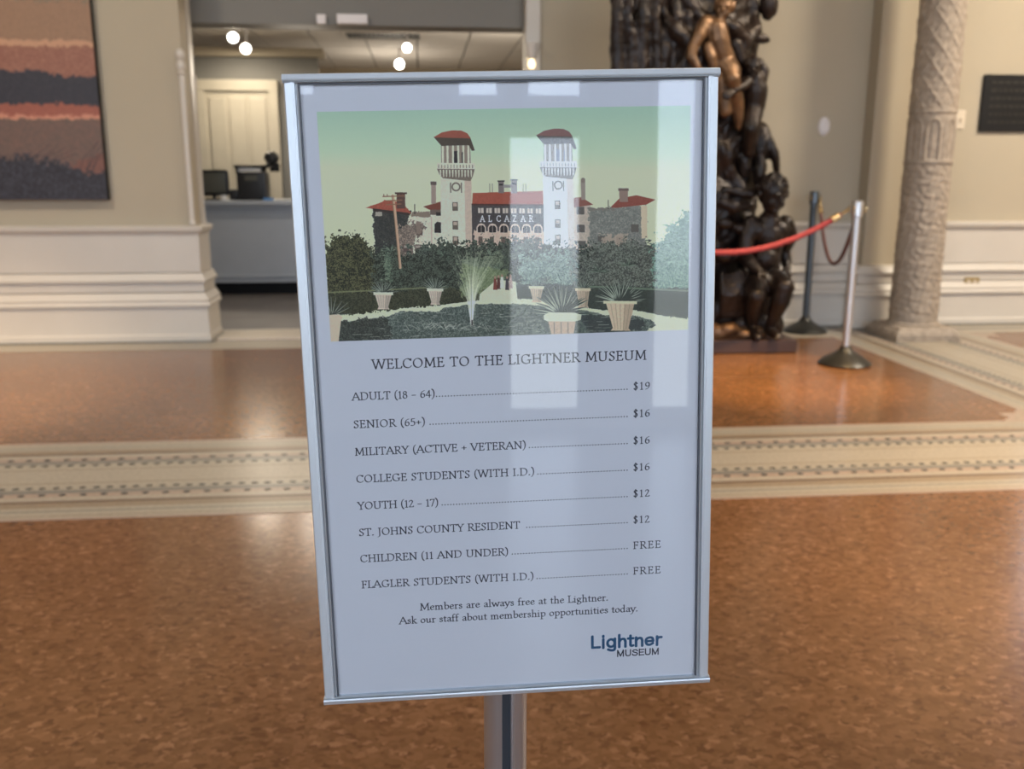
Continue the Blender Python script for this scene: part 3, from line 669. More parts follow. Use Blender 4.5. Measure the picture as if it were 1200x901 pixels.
# central mass: trunk with clinging drapery folds
bm = N()
core = [(.12, .50, .26), (.5, .44, .22), (.95, .50, .25), (1.05, .52, .26), (1.15, .42, .22), (1.35, .52, .25), (1.6, .46, .22), (1.95, .48, .24), (2.06, .52, .26), (2.12, .46, .22), (2.6, .48, .24), (3.3, .34, .22)]
rings = []
for z, rx, ry in core:
    rings.append([bm.verts.new((1.77 + rx * .93 * math.cos(a), 6.27 + ry * math.sin(a), z)) for a in np.linspace(0, 2 * PI, 33)[:-1]])
for a, b in zip(rings, rings[1:]):
    for k in range(32): bm.faces.new((a[k], a[(k + 1) % 32], b[(k + 1) % 32], b[k]))
bm.faces.new(rings[0]); bm.faces.new(rings[-1])
def corer(z):
    for (z0, a0, b0), (z1, a1, b1) in zip(core, core[1:]):
        if z0 <= z <= z1: t = (z - z0) / (z1 - z0); return a0 + (a1 - a0) * t, b0 + (b1 - b0) * t
    return core[-1][1:]
for k in range(34):                            # long folds
    a0 = rs.uniform(PI, 2 * PI); z = rs.uniform(.15, 2.7); L_ = rs.uniform(.25, .6); pts = []; rad = []
    for i in range(9):
        zz = z + L_ * i / 8; rx, ry = corer(min(zz, 3.2)); a = a0 + .22 * math.sin(i * .8 + k); pts.append((1.77 + rx * .95 * math.cos(a), 6.27 + ry * 1.02 * math.sin(a), zz)); rad.append(.018 + .032 * math.sin(PI * (i + .5) / 9))
    tube(bm, pts, rad, 8)
for k in range(60):                            # foliage, shells and faces in the mass
    a = rs.uniform(PI * .95, 2.05 * PI); z = rs.uniform(.2, 3.0); rx, ry = corer(z)
    ball(bm, (1.77 + rx * .93 * math.cos(a), 6.27 + ry * math.sin(a), z), rs.uniform(.03, .07), (rs.uniform(.7, 1.2), .8, rs.uniform(.8, 1.8)), n=10)
sculpt('figure_mass', bm, M['bronze'], SC, .013, .022, .06, 3)

def limb(bm, pts, rad):
    for (a, b), (ra, rb) in zip(zip(pts, pts[1:]), zip(rad, rad[1:])): capsule(bm, a, b, ra, rb, 12)
def hand(bm, wrist, tip, up_, s=1.0, curl=.5):
    """palm, four bent fingers of unequal length and a thumb leaving the side of the palm"""
    wrist = Vector(wrist); d = (Vector(tip) - wrist).normalized(); n = Vector(up_); n = (n - d * n.dot(d)).normalized(); sd = d.cross(n)
    pc = wrist + d * .038 * s
    rot = Matrix((sd, d, n)).transposed()
    ball(bm, pc, .03 * s, (.95, 1.25, .5), rot)
    for i, l in enumerate((.032, .040, .037, .028)):
        b0 = wrist + d * .066 * s + sd * (.021 - .014 * i) * s; k1 = b0 + (d * math.cos(curl * .5) - n * math.sin(curl * .5)) * l * .6 * s
        k2 = k1 + (d * math.cos(curl * 1.6) - n * math.sin(curl * 1.6)) * l * .6 * s
        capsule(bm, b0, k1, .0085 * s, .008 * s, 8); capsule(bm, k1, k2, .008 * s, .0068 * s, 8)
    t0 = wrist + d * .02 * s + sd * .024 * s; t1 = t0 + (d * .6 + sd * .7 - n * .2).normalized() * .03 * s; t2 = t1 + (d * .9 + sd * .1 - n * .3).normalized() * .024 * s
    capsule(bm, t0, t1, .011 * s, .0095 * s, 8); capsule(bm, t1, t2, .0095 * s, .0078 * s, 8)
def head(bm, c, s, look, tilt=0, hair=True):
    """child's head: skull, cheeks, brow, nose, mouth, chin, ears; look = facing direction"""
    c = Vector(c); f = Vector(look).normalized(); u = Vector((tilt, 0, 1)); u = (u - f * u.dot(f)).normalized(); r_ = f.cross(u)
    rot = Matrix((r_, f, u)).transposed(); P = lambda x, y, z: c + (r_ * x + f * y + u * z) * s
    ball(bm, P(0, -.01, .02), .088 * s, (.92, 1.02, 1.02), rot, 16); ball(bm, P(0, .022, -.035), .060 * s, (1.0, .95, 1.0), rot, 14)
    for sx_ in (-1, 1):
        ball(bm, P(.032 * sx_, .052, -.03), .026 * s, (1, .8, 1), rot, 10); ball(bm, P(.086 * sx_, -.01, -.005), .018 * s, (.45, .8, 1.2), rot, 8)
        ball(bm, P(.030 * sx_, .074, .022), .017 * s, (1.5, .6, .5), rot, 8)
    capsule(bm, P(0, .080, .01), P(0, .094, -.018), .008 * s, .012 * s, 8)
    ball(bm, P(0, .074, -.045), .014 * s, (1.5, .7, .55), rot, 8); ball(bm, P(0, .068, -.072), .020 * s, (1.1, .9, .8), rot, 8)
    if hair:
        h = random.Random(4)
        for k in range(64):
            a = h.uniform(0, 2 * PI); e = h.uniform(-.15, 1.5); x, y, z = math.cos(a) * math.cos(e), math.sin(a) * math.cos(e), math.sin(e)
            if y > .5 and z < .62: continue
            ball(bm, P(x * .082, y * .088 - .012, z * .088 + .022), .019 * s, n=6)
# seated boy
bm = N(); J = lambda x, y, Y: at(x, y, Y)
limb(bm, [J(894, 326, 6.08), J(897, 303, 6.04), J(900, 276, 6.0), J(901, 262, 5.99)], [.112, .100, .112, .085])
ball(bm, J(889, 270, 5.97), .080, (1.05, .8, .9)); ball(bm, J(912, 270, 5.97), .080, (1.05, .8, .9)); ball(bm, J(898, 303, 5.95), .085, (1, .7, .95))
limb(bm, [J(901, 262, 5.99), J(903, 250, 5.96)], [.058, .052])
head(bm, J(905, 229, 5.93), 1.16, (.34, -1, -.30), .12)
limb(bm, [J(881, 262, 5.99), J(875, 280, 5.97), J(873, 300, 5.94)], [.060, .054, .044]); limb(bm, [J(873, 300, 5.94), J(880, 309, 5.86), J(889, 317, 5.80)], [.046, .044, .029])
hand(bm, J(889, 316, 5.80), J(902, 325, 5.74), (0, -.4, 1), 1.15, .5)
limb(bm, [J(920, 262, 6.02), J(926, 276, 6.10), J(919, 294, 6.16)], [.058, .052, .042]); limb(bm, [J(919, 294, 6.16), J(921, 306, 6.14), J(922, 315, 6.10)], [.042, .038, .028])
hand(bm, J(922, 314, 6.10), J(924, 324, 6.04), (.5, -.5, .3), 1.1, .4)
limb(bm, [J(898, 329, 6.06), J(908, 333, 5.92), J(919, 337, 5.79)], [.098, .092, .068]); limb(bm, [J(919, 337, 5.79), J(915, 352, 5.80), J(908, 368, 5.84), J(902, 384, 5.88)], [.066, .064, .050, .034])
limb(bm, [J(902, 386, 5.90), J(906, 391, 5.83), J(911, 394, 5.77)], [.036, .034, .026])
for k in range(4): capsule(bm, J(908 + k * 2.4, 393, 5.78), J(909 + k * 2.6, 396, 5.745), .012, .010, 8)
limb(bm, [J(886, 330, 6.06), J(886, 338, 5.92), J(886, 347, 5.82)], [.095, .086, .064]); limb(bm, [J(886, 347, 5.82), J(883, 364, 5.88), J(882, 384, 5.94)], [.062, .056, .034])
limb(bm, [J(882, 386, 5.92), J(885, 393, 5.84), J(888, 396, 5.80)], [.036, .032, .026])
sculpt('seated_boy', bm, M['bronze'], SC, .0062, .004, .02, 3)
bm = N(); ball(bm, J(886, 352, 6.16), .15, (1.0, 1, 1.1)); ball(bm, J(890, 380, 6.16), .17, (1.0, .9, .8)); [ball(bm, J(x_, y_, 6.12), .10) for x_, y_ in ((850, 372), (866, 360), (852, 348), (872, 376))]
ball(bm, J(868, 380, 6.0), .07); sculpt('rock_seat', bm, M['bronze'], SC, .012, .02, .05)
# fallen cloth bundle with folds under the rope, left of the boy
bm = N()
for k in range(7): tube(bm, [J(846 + k * 5, 318 + 3 * math.sin(k), 5.99), J(848 + k * 4.4, 345, 5.95), J(846 + k * 5, 372, 5.99)], [.02, .034, .022], 8)
for (x, y, r_) in ((856, 330, .05), (862, 345, .05), (850, 262, .05), (868, 268, .045), (850, 300, .06), (866, 300, .05)): ball(bm, J(x, y, 6.0), r_, (1.2, .8, .8))
tube(bm, [J(842, 236, 6.0), J(860, 243, 5.98), J(878, 240, 6.0)], [.03, .042, .03], 10)
sculpt('hanging_drapery', bm, M['bronze'], SC, .011, .014, .04)
# upper figure bending with one arm down, lit by the spot and painted gold for its glow
bm = N(); U = lambda x, y, d=0: at(x, y, 5.98 + d)
limb(bm, [U(839, 34), U(841, 46), U(845, 58), U(849, 72, .03)], [0.071, 0.076, 0.066, 0.073]); limb(bm, [U(828, 27, .02), U(842, 30)], [0.049, 0.051])
head(bm, U(848, 10), .72, (-.35, -1, -.1), .25)
limb(bm, [U(827, 27), U(819, 42, -.03), U(812, 55, -.03)], [0.049, 0.044, 0.034]); limb(bm, [U(812, 55, -.03), U(810, 66, -.04), U(817, 78, -.05)], [0.037, 0.034, 0.024])
hand(bm, U(817, 78, -.05), U(824, 88, -.05), (0, -1, 0), .8)
limb(bm, [U(829, 55, -.02), U(833, 66, -.03), U(836, 82, -.02)], [0.032, 0.034, 0.027])
limb(bm, [U(849, 74, .02), U(856, 84, -.02), U(858, 92, -.06)], [0.073, 0.068, 0.054]); limb(bm, [U(858, 92, -.06), U(864, 120, .0), U(866, 148, .04)], [0.051, 0.044, 0.029])
limb(bm, [U(842, 76, .05), U(846, 96, 0), U(850, 130, .0)], [0.067, 0.059, 0.044])
sculpt('upper_figure', bm, M['bronze_gold'], SC, .007, .004, .02, 3)
# cherub to the right, arm reaching down to the left
bm = N(); head(bm, U(882, 79), .62, (-.2, -1, -.2))
limb(bm, [U(884, 92, .03), U(886, 106, .04), U(884, 124, .06)], [0.061, 0.076, 0.071]); limb(bm, [U(876, 96), U(869, 102, -.04), U(862, 105, -.07)], [0.039, 0.032, 0.021])
hand(bm, U(863, 105, -.06), U(854, 110, -.09), (0, -1, .4), 1.0)
limb(bm, [U(884, 124, .06), U(880, 150, .0), U(878, 178, .06)], [0.068, 0.056, 0.044]); limb(bm, [U(892, 96, .06), U(896, 84, .06), U(890, 72, .06)], [0.037, 0.032, 0.024])
limb(bm, [U(862, 52, .08), U(868, 70, .08)], [0.049, 0.037])
sculpt('cherub', bm, M['bronze'], SC, .007, .005, .02, 3)
# ledge, scrolls and bulging forms on the right flank
bm = N()
ball(bm, U(901, 4, .15), .07, (.9, 1, 1.5)); tube(bm, [U(868, 42, .12), U(897, 46, .14)], [.04, .032], 10); ball(bm, U(899, 47, .14), .022)
ball(bm, U(890, 168, .16), .09, (.9, 1, 1.6)); tube(bm, [U(901, 162, .10), U(908, 182, .10), U(911, 205, .14)], [.03, .035, .02], 10)
for (x, y) in ((858, 130), (868, 135), (848, 150), (860, 170), (872, 190), (852, 195), (890, 200)): ball(bm, U(x, y, .12), .06, (.8, 1, 1.9))
tube(bm, [U(846, 222, .06), U(880, 228, .04), U(903, 214, .12)], [.03, .035, .02], 10)
for x in (724, 738, 754, 772, 790, 806):
    tube(bm, [U(x, -20, .1), U(x + rs.uniform(-5, 5), 20, .06), U(x + rs.uniform(-4, 4), 60, .1), U(x, 100, .08), U(x + 4, 150, .12), U(x + 5, 220, .1), U(x + 12, 300, .1), U(x + 18, 384, .1)], [.05, .036, .05, .034, .05, .06, .045, .055], 10)
sculpt('flank_carving', bm, M['bronze'], SC, .011, .018, .045)

# ------------------------------------------------------------------ price sign on its pole
SO = Vector((0.06343, 0.66655, 0.97658))
SIGN_ROT = Matrix(((0.99949, 0.02291, -0.02236), (-0.02213, 0.99916, 0.0344), (0.02313, -0.03389, 0.99916))).to_4x4()
sg = bpy.data.objects.new('price_sign', None); COL.objects.link(sg)
props(sg, 'framed museum admission price sign with hotel picture on a metal pole', 'sign')
sg.location = (SO.x, SO.y + .034, 0); SGI = Matrix.Translation(sg.location).inverted()
T = Matrix.Translation(SO) @ SIGN_ROT                    # sign plane: x right, z up, -y towards the viewer
def spart(name, bm, m, smooth=False, parent=sg):
    bmesh.ops.recalc_face_normals(bm, faces=bm.faces)
    me = bpy.data.meshes.new(name); bm.to_mesh(me); bm.free(); me.materials.append(m)
    if smooth: me.polygons.foreach_set('use_smooth', [True] * len(me.polygons))
    o = bpy.data.objects.new(name, me); COL.objects.link(o); o.parent = parent
    o.matrix_parent_inverse = Matrix(); o.matrix_basis = (SGI @ T) if parent is sg else Matrix(); return o
HW, HH = .1524, .2358
def rail(bm, axis, a, b, outer, inner, face=-.0035):
    """aluminium rail with rounded front, lip and groove; profile from the outer edge to the inner lip"""
    w_ = inner - outer; prof = [(0, .008), (0, face + .002), (.10, face), (.62, face - .0012), (.80, face - .0008), (.82, face + .0016), (.90, face + .0016), (.92, face - .0002), (1, face + .0006), (1, .008)]
    A_ = []; B_ = []
    for t, y in prof:
        p = outer + w_ * t
        A_.append(bm.verts.new((p, y, a) if axis == 'z' else (a, y, p))); B_.append(bm.verts.new((p, y, b) if axis == 'z' else (b, y, p)))
    n = len(prof)
    for k in range(n): bm.faces.new((A_[k], A_[(k + 1) % n], B_[(k + 1) % n], B_[k]))
    bm.faces.new(A_); bm.faces.new(B_); return bm
rl = spart('side_rail', rail(N(), 'z', -HH + .0045, HH - .0055, -HW, -HW + .0098), M['alu'])
rr = spart('side_rail', rail(N(), 'z', -HH + .0045, HH - .0055, HW, HW - .0098), M['alu'])
spart('top_rail', rail(N(), 'x', -HW - .0004, HW + .0004, HH, HH - .0062, -.0048), M['alu'])
spart('bottom_rail', rail(N(), 'x', -HW - .0004, HW + .0004, -HH, -HH + .0062, -.0048), M['alu'])
bm = N()
for s in (-1, 1): box(bm, s * (HW - .0103) - .0006, s * (HW - .0103) + .0006, -.0028, .002, -HH + .005, HH - .006)
box(bm, -HW + .01, HW - .01, -.0028, .002, HH - .0074, HH - .0063)
spart('rubber_gasket', bm, M['alu_dark'])
spart('backing_board', box(N(), -HW + .002, HW - .002, .003, .0078, -HH + .002, HH - .002), M['grey_paint'])
spart('clear_cover', box(N(), -HW + .0095, HW - .0095, -.0022, -.0012, -HH + .005, HH - .006), M['acrylic'])

# ---- lettering drawn with a broad nib, cap height = 100 units
G = {
'A': (74, 'L2 0 36 100|L36 100 70 0|L14 36 58 36|L-5 0 14 0|L58 0 80 0'),
'C': (72, 'C64 82 50 96 34 98 14 84 6 50 14 16 36 2 54 5 68 20|L65 98 65 78'),
'D': (80, 'L14 0 14 100|C14 98 40 99 64 84 72 50 62 15 40 1 14 2|L3 0 16 0|L3 100 16 100'),
'E': (58, 'L14 0 14 100|L3 100 48 100|L48 100 48 84|L14 53 42 53|L42 60 42 45|L3 0 51 0|L51 0 55 18'),
'F': (54, 'L14 0 14 100|L3 100 48 100|L48 100 48 84|L14 52 42 52|L42 60 42 44|L3 0 26 0'),
'G': (80, 'C64 82 50 96 34 98 14 84 6 50 14 16 36 2 52 3 67 10|L67 40 67 8|L54 40 78 40|L65 98 65 78'),
'H': (82, 'L14 0 14 100|L66 0 66 100|L14 52 66 52|L3 0 25 0|L3 100 25 100|L55 0 77 0|L55 100 77 100'),
'I': (32, 'L15 0 15 100|L4 0 26 0|L4 100 26 100'),
'J': (32, 'L16 100 16 2|C16 4 13 -16 -2 -26|L5 100 27 100'),
'L': (54, 'L14 0 14 100|L3 0 50 0|L50 0 54 19|L3 100 26 100'),
'M': (94, 'L12 0 17 100|L17 100 46 12|L46 12 77 100|L77 100 82 0|L3 0 22 0|L72 0 92 0|L8 100 18 100|L76 100 88 100'),
'N': (82, 'L14 0 14 100|L14 100 68 2|L68 0 68 100|L3 0 25 0|L2 100 15 100|L57 100 78 100'),
'O': (82, 'O40 50 34 49'),
'R': (68, 'L14 0 14 100|C14 98 38 99 51 88 51 64 38 52 14 51|L30 51 62 2|L3 0 26 0|L60 0 72 0|L3 100 15 100'),
'S': (52, 'C43 84 33 97 18 96 9 78 20 58 36 44 43 24 33 4 16 2 7 18|L43 98 43 80|L7 2 7 20'),
'T': (66, 'L33 0 33 100|L5 100 61 100|L5 100 3 83|L61 100 63 83|L22 0 44 0'),
'U': (80, 'L14 100 14 34|C14 36 18 10 39 1 60 10 65 36|L65 34 65 100|L3 100 25 100|L55 100 76 100'),
'V': (72, 'L5 100 36 0|L36 0 67 100|L-4 100 16 100|L56 100 76 100'),
'W': (106, 'L5 100 29 0|L29 0 52 94|L52 94 76 0|L76 0 100 100|L-4 100 16 100|L42 100 58 100|L90 100 110 100'),
'Y': (66, 'L5 100 33 48|L61 100 33 48|L33 48 33 0|L-3 100 15 100|L51 100 69 100|L22 0 44 0'),
'1': (38, 'L20 0 20 96|L9 86 20 96|L9 0 31 0'), '2': (48, 'C6 76 15 93 29 94 38 76 28 48 6 4|L6 2 44 2|L44 2 46 14'),
'4': (54, 'L36 0 36 95|L36 95 4 28|L4 28 51 28'), '5': (48, 'L13 94 41 95|L13 94 10 56|C10 56 28 60 41 44 38 16 20 2 5 6'),
'6': (50, 'C42 94 19 78 7 40 12 10 27 2 42 16 42 42 28 54 11 42'), '7': (48, 'L6 94 44 94|L44 94 18 -2|L6 94 5 82'),
'8': (50, 'O25 73 14 21|O25 26 18 26'), '9': (50, 'C9 2 32 18 44 56 39 86 24 94 9 80 9 54 23 42 40 54'),
'$': (48, 'C40 80 31 94 18 93 9 77 19 58 33 45 40 25 31 5 15 3 7 17|L24 -11 24 108'),
'(': (30, 'C27 112 12 90 6 48 12 4 27 -22'), ')': (30, 'C3 112 18 90 24 48 18 4 3 -22'), '-': (44, 'L4 38 38 38'), '+': (48, 'L24 20 24 66|L3 43 45 43'), '.': (22, 'L8 6 12 6|L8 9 12 9|L8 3 12 3|L6 6 14 6'), ' ': (30, ''),
'a': (46, 'C8 50 18 60 31 57 35 44|L35 46 35 8|C35 8 38 1 46 5|C35 35 16 29 8 14 18 2 35 15'),
'b': (52, 'L12 106 12 6|C12 46 27 59 43 49 46 28 38 7 24 1 12 8|L4 104 12 106'),
'd': (54, 'L40 106 40 4|C40 48 25 60 10 48 6 26 14 5 26 1 40 13|L40 2 50 4|L32 104 40 106'),
'e': (44, 'L7 33 37 37|C37 37 35 54 22 60 9 46 6 24 16 4 28 2 41 13'),
'f': (32, 'C34 99 23 105 14 92 13 70|L13 72 13 0|L4 59 28 59|L5 0 24 0'),
'g': (48, 'O21 42 15 17|C14 28 9 18 20 10 38 5 42 -14 24 -31 6 -24 7 -8 20 2|L34 53 47 58'),
'h': (56, 'L13 106 13 0|C13 42 27 59 40 53 43 36|L43 38 43 0|L5 0 22 0|L34 0 52 0|L5 104 13 106'),
'i': (28, 'L13 60 13 0|L4 56 13 60|L5 0 23 0|P13 86'),
'k': (54, 'L13 106 13 0|L13 27 40 59|L21 35 46 0|L5 0 22 0|L31 60 48 60|L39 0 55 0|L5 104 13 106'),
'l': (28, 'L13 106 13 0|L5 0 23 0|L4 104 13 106'),
'm': (86, 'L13 60 13 0|C13 42 26 59 37 54 41 38|L41 40 41 0|C41 42 54 59 66 54 70 38|L70 38 70 0|L5 0 22 0|L33 0 50 0|L62 0 79 0|L4 56 13 60'),
'n': (56, 'L13 60 13 0|C13 42 27 59 40 53 43 36|L43 38 43 0|L5 0 22 0|L34 0 52 0|L4 56 13 60'),
'o': (50, 'O25 30 19 29'), 'p': (54, 'L13 60 13 -36|C13 46 28 59 44 50 47 28 40 7 26 1 13 8|L4 56 13 60|L4 -36 24 -36'),
'r': (38, 'L13 60 13 0|C13 40 23 57 36 55|L4 56 13 60|L5 0 24 0'), 's': (38, 'C31 48 22 60 10 54 10 42 22 32 31 20 27 4 14 1 6 13'),
't': (32, 'L14 78 14 12|C14 14 17 1 30 6|L4 59 28 59'), 'u': (56, 'L12 60 12 20|C12 22 16 3 28 2 41 16|L41 60 41 4|L41 3 52 5|L3 58 12 60'),
'w': (76, 'L5 60 23 0|L23 0 38 55|L38 55 55 0|L55 0 71 60|L-2 60 14 60|L62 60 78 60'), 'y': (50, 'L5 60 26 0|L46 60 26 0|C26 0 15 -28 2 -34|L-3 60 14 60|L37 60 54 60'),
'K': (70, 'L14 0 14 100|L14 46 56 100|L28 62 66 0|L3 0 25 0|L3 100 25 100'), 'Z': (60, 'L5 98 55 98|L55 98 5 2|L5 2 56 2'),
}
GS = {  # grotesque letters of the emblem
'L': (58, 'L12 100 12 7|L12 7 52 7'), 'i': (27, 'L13 72 13 0|L13 100 13 92'), 'g': (60, 'O28 37 20 31|L49 72 49 -6|C49 -6 44 -22 28 -24 12 -16'),
'h': (57, 'L12 100 12 0|C12 44 24 64 40 64 46 44|L46 46 46 0'), 't': (34, 'L16 90 16 14|C16 14 20 5 31 7|L3 67 31 67'), 'n': (57, 'L12 72 12 0|C12 44 24 64 40 64 46 44|L46 46 46 0'),
'e': (57, 'L9 36 49 36|C49 36 44 60 29 66 12 56 8 34 14 12 29 5 47 17'), 'r': (38, 'L12 72 12 0|C12 42 20 62 36 64'),
'M': (84, 'L10 0 10 100|L10 98 40 6|L40 6 70 98|L70 100 70 0'), 'U': (74, 'L11 100 11 34|C11 36 18 10 36 6 54 10 61 36|L61 34 61 100'),
'S': (68, 'C60 74 48 92 32 94 14 84 14 64 34 52 54 42 58 22 46 8 30 6 10 14 8 28'), 'E': (64, 'L11 0 11 100|L11 93 58 93|L11 51 54 51|L11 7 59 7'), ' ': (26, ''),
}
def strokes(s):
    out = []
    for st in filter(None, s.split('|')):
        v = [float(a) for a in st[1:].split()]
        if st[0] == 'O':
            out.append([(v[0] + v[2] * math.cos(a), v[1] + v[3] * math.sin(a)) for a in np.linspace(0, 2 * PI, 21)])
        elif st[0] == 'P': out.append([(v[0] - 2.5, v[1]), (v[0] + 2.5, v[1])])
        elif st[0] == 'L': out.append([(v[0], v[1]), (v[2], v[3])])
        else:
            p = [(v[i], v[i + 1]) for i in range(0, len(v), 2)]; q = [p[0]] + p + [p[-1]]; r_ = []
            for i in range(len(p) - 1):
                a, b, c_, d_ = (np.array(q[i + k]) for k in range(4))
                for t in np.linspace(0, 1, 6)[:-1]: r_.append(tuple(.5 * ((2 * b) + (c_ - a) * t + (2 * a - 5 * b + 4 * c_ - d_) * t * t + (3 * b - a - 3 * c_ + d_) * t ** 3)))
            r_.append(p[-1]); out.append(r_)
    return out
PPM = 6.0; SX, SZ = 143.2, 230.6                # sheet half size in mm
TW, TH = int(2 * SX * PPM), int(2 * SZ * PPM)
SHEET = np.ones((TH, TW, 3), np.float32) * np.array([.90, .905, .925], np.float32)
def draw_text(txt, x, z, cap, x_end=None, col=(.13, .14, .19), font=G, nib=(7.0, 3.1), ang=24, slope=0):
    """x, z = start of the baseline in mm on the sheet; cap in mm; tracked out to end at x_end"""
    k = cap / 100; xs = 1.0; base = [font.get(c, (30, ''))[0] * k for c in txt]; gap = (2.4 if font is G else 1.5) * k
    if x_end is not None: xs = max(.9, min((1.34 if txt.isupper() or txt[0] == '$' else 1.42) if font is G else 1.6, (x_end - x - gap * (len(txt) - 1)) / sum(base)))
    adv = [a * xs for a in base]
    if x_end is not None and len(txt) > 1: gap = ((x_end - x) - sum(adv)) / (len(txt) - 1)
    ca, sa = math.cos(math.radians(ang)), math.sin(math.radians(ang)); a_, b_ = nib[0] * k, nib[1] * k; col = np.array(col, np.float32)
    for c, ad in zip(txt, adv):
        for st in strokes(font.get(c, (0, ''))[1]):
            P = [(x + px * k * xs, z + slope * x + py * k) for px, py in st]
            x0 = int((min(p[0] for p in P) - a_ + SX) * PPM) - 2; x1 = int((max(p[0] for p in P) + a_ + SX) * PPM) + 3
            z0 = int((min(p[1] for p in P) - a_ + SZ) * PPM) - 2; z1 = int((max(p[1] for p in P) + a_ + SZ) * PPM) + 3
            gx = (np.arange(x0, x1) + .5) / PPM - SX; gz = (np.arange(z0, z1) + .5) / PPM - SZ; Xg, Zg = np.meshgrid(gx, gz)
            U_ = (Xg * ca + Zg * sa) / a_; V_ = (-Xg * sa + Zg * ca) / b_; best = np.full(U_.shape, 9e9)
            for (ax, az), (bx, bz) in zip(P, P[1:]):
                au, av = (ax * ca + az * sa) / a_, (-ax * sa + az * ca) / b_; bu, bv = (bx * ca + bz * sa) / a_, (-bx * sa + bz * ca) / b_
                du, dv = bu - au, bv - av; t = np.clip(((U_ - au) * du + (V_ - av) * dv) / (du * du + dv * dv + 1e-12), 0, 1)
                best = np.minimum(best, np.hypot(U_ - au - t * du, V_ - av - t * dv))
            f = np.clip((1 - best) * (a_ + b_) / 2 * PPM + .5, 0, 1)[..., None].astype(np.float32)
            sl = (slice(z0, z1), slice(x0, x1)); SHEET[sl] = SHEET[sl] * (1 - f) + col * f
        x += ad + gap
    return x
def dots(x0, x1, z, step=2.2, r_=.42):
    n = int(round((x1 - x0) / step))
    for i in range(n + 1):
        cx_, cz_ = x0 + (x1 - x0) * i / n, z; a = int((cx_ - 1 + SX) * PPM); b = int((cz_ - 1 + SZ) * PPM)
        gx = (np.arange(a, a + 13) + .5) / PPM - SX; gz = (np.arange(b, b + 13) + .5) / PPM - SZ; X_, Z_ = np.meshgrid(gx, gz)
        f = np.clip((r_ - np.hypot(X_ - cx_, Z_ - cz_)) * PPM + .5, 0, 1)[..., None]; sl = (slice(b, b + 13), slice(a, a + 13)); SHEET[sl] = SHEET[sl] * (1 - f) + np.array([.05, .06, .10]) * f
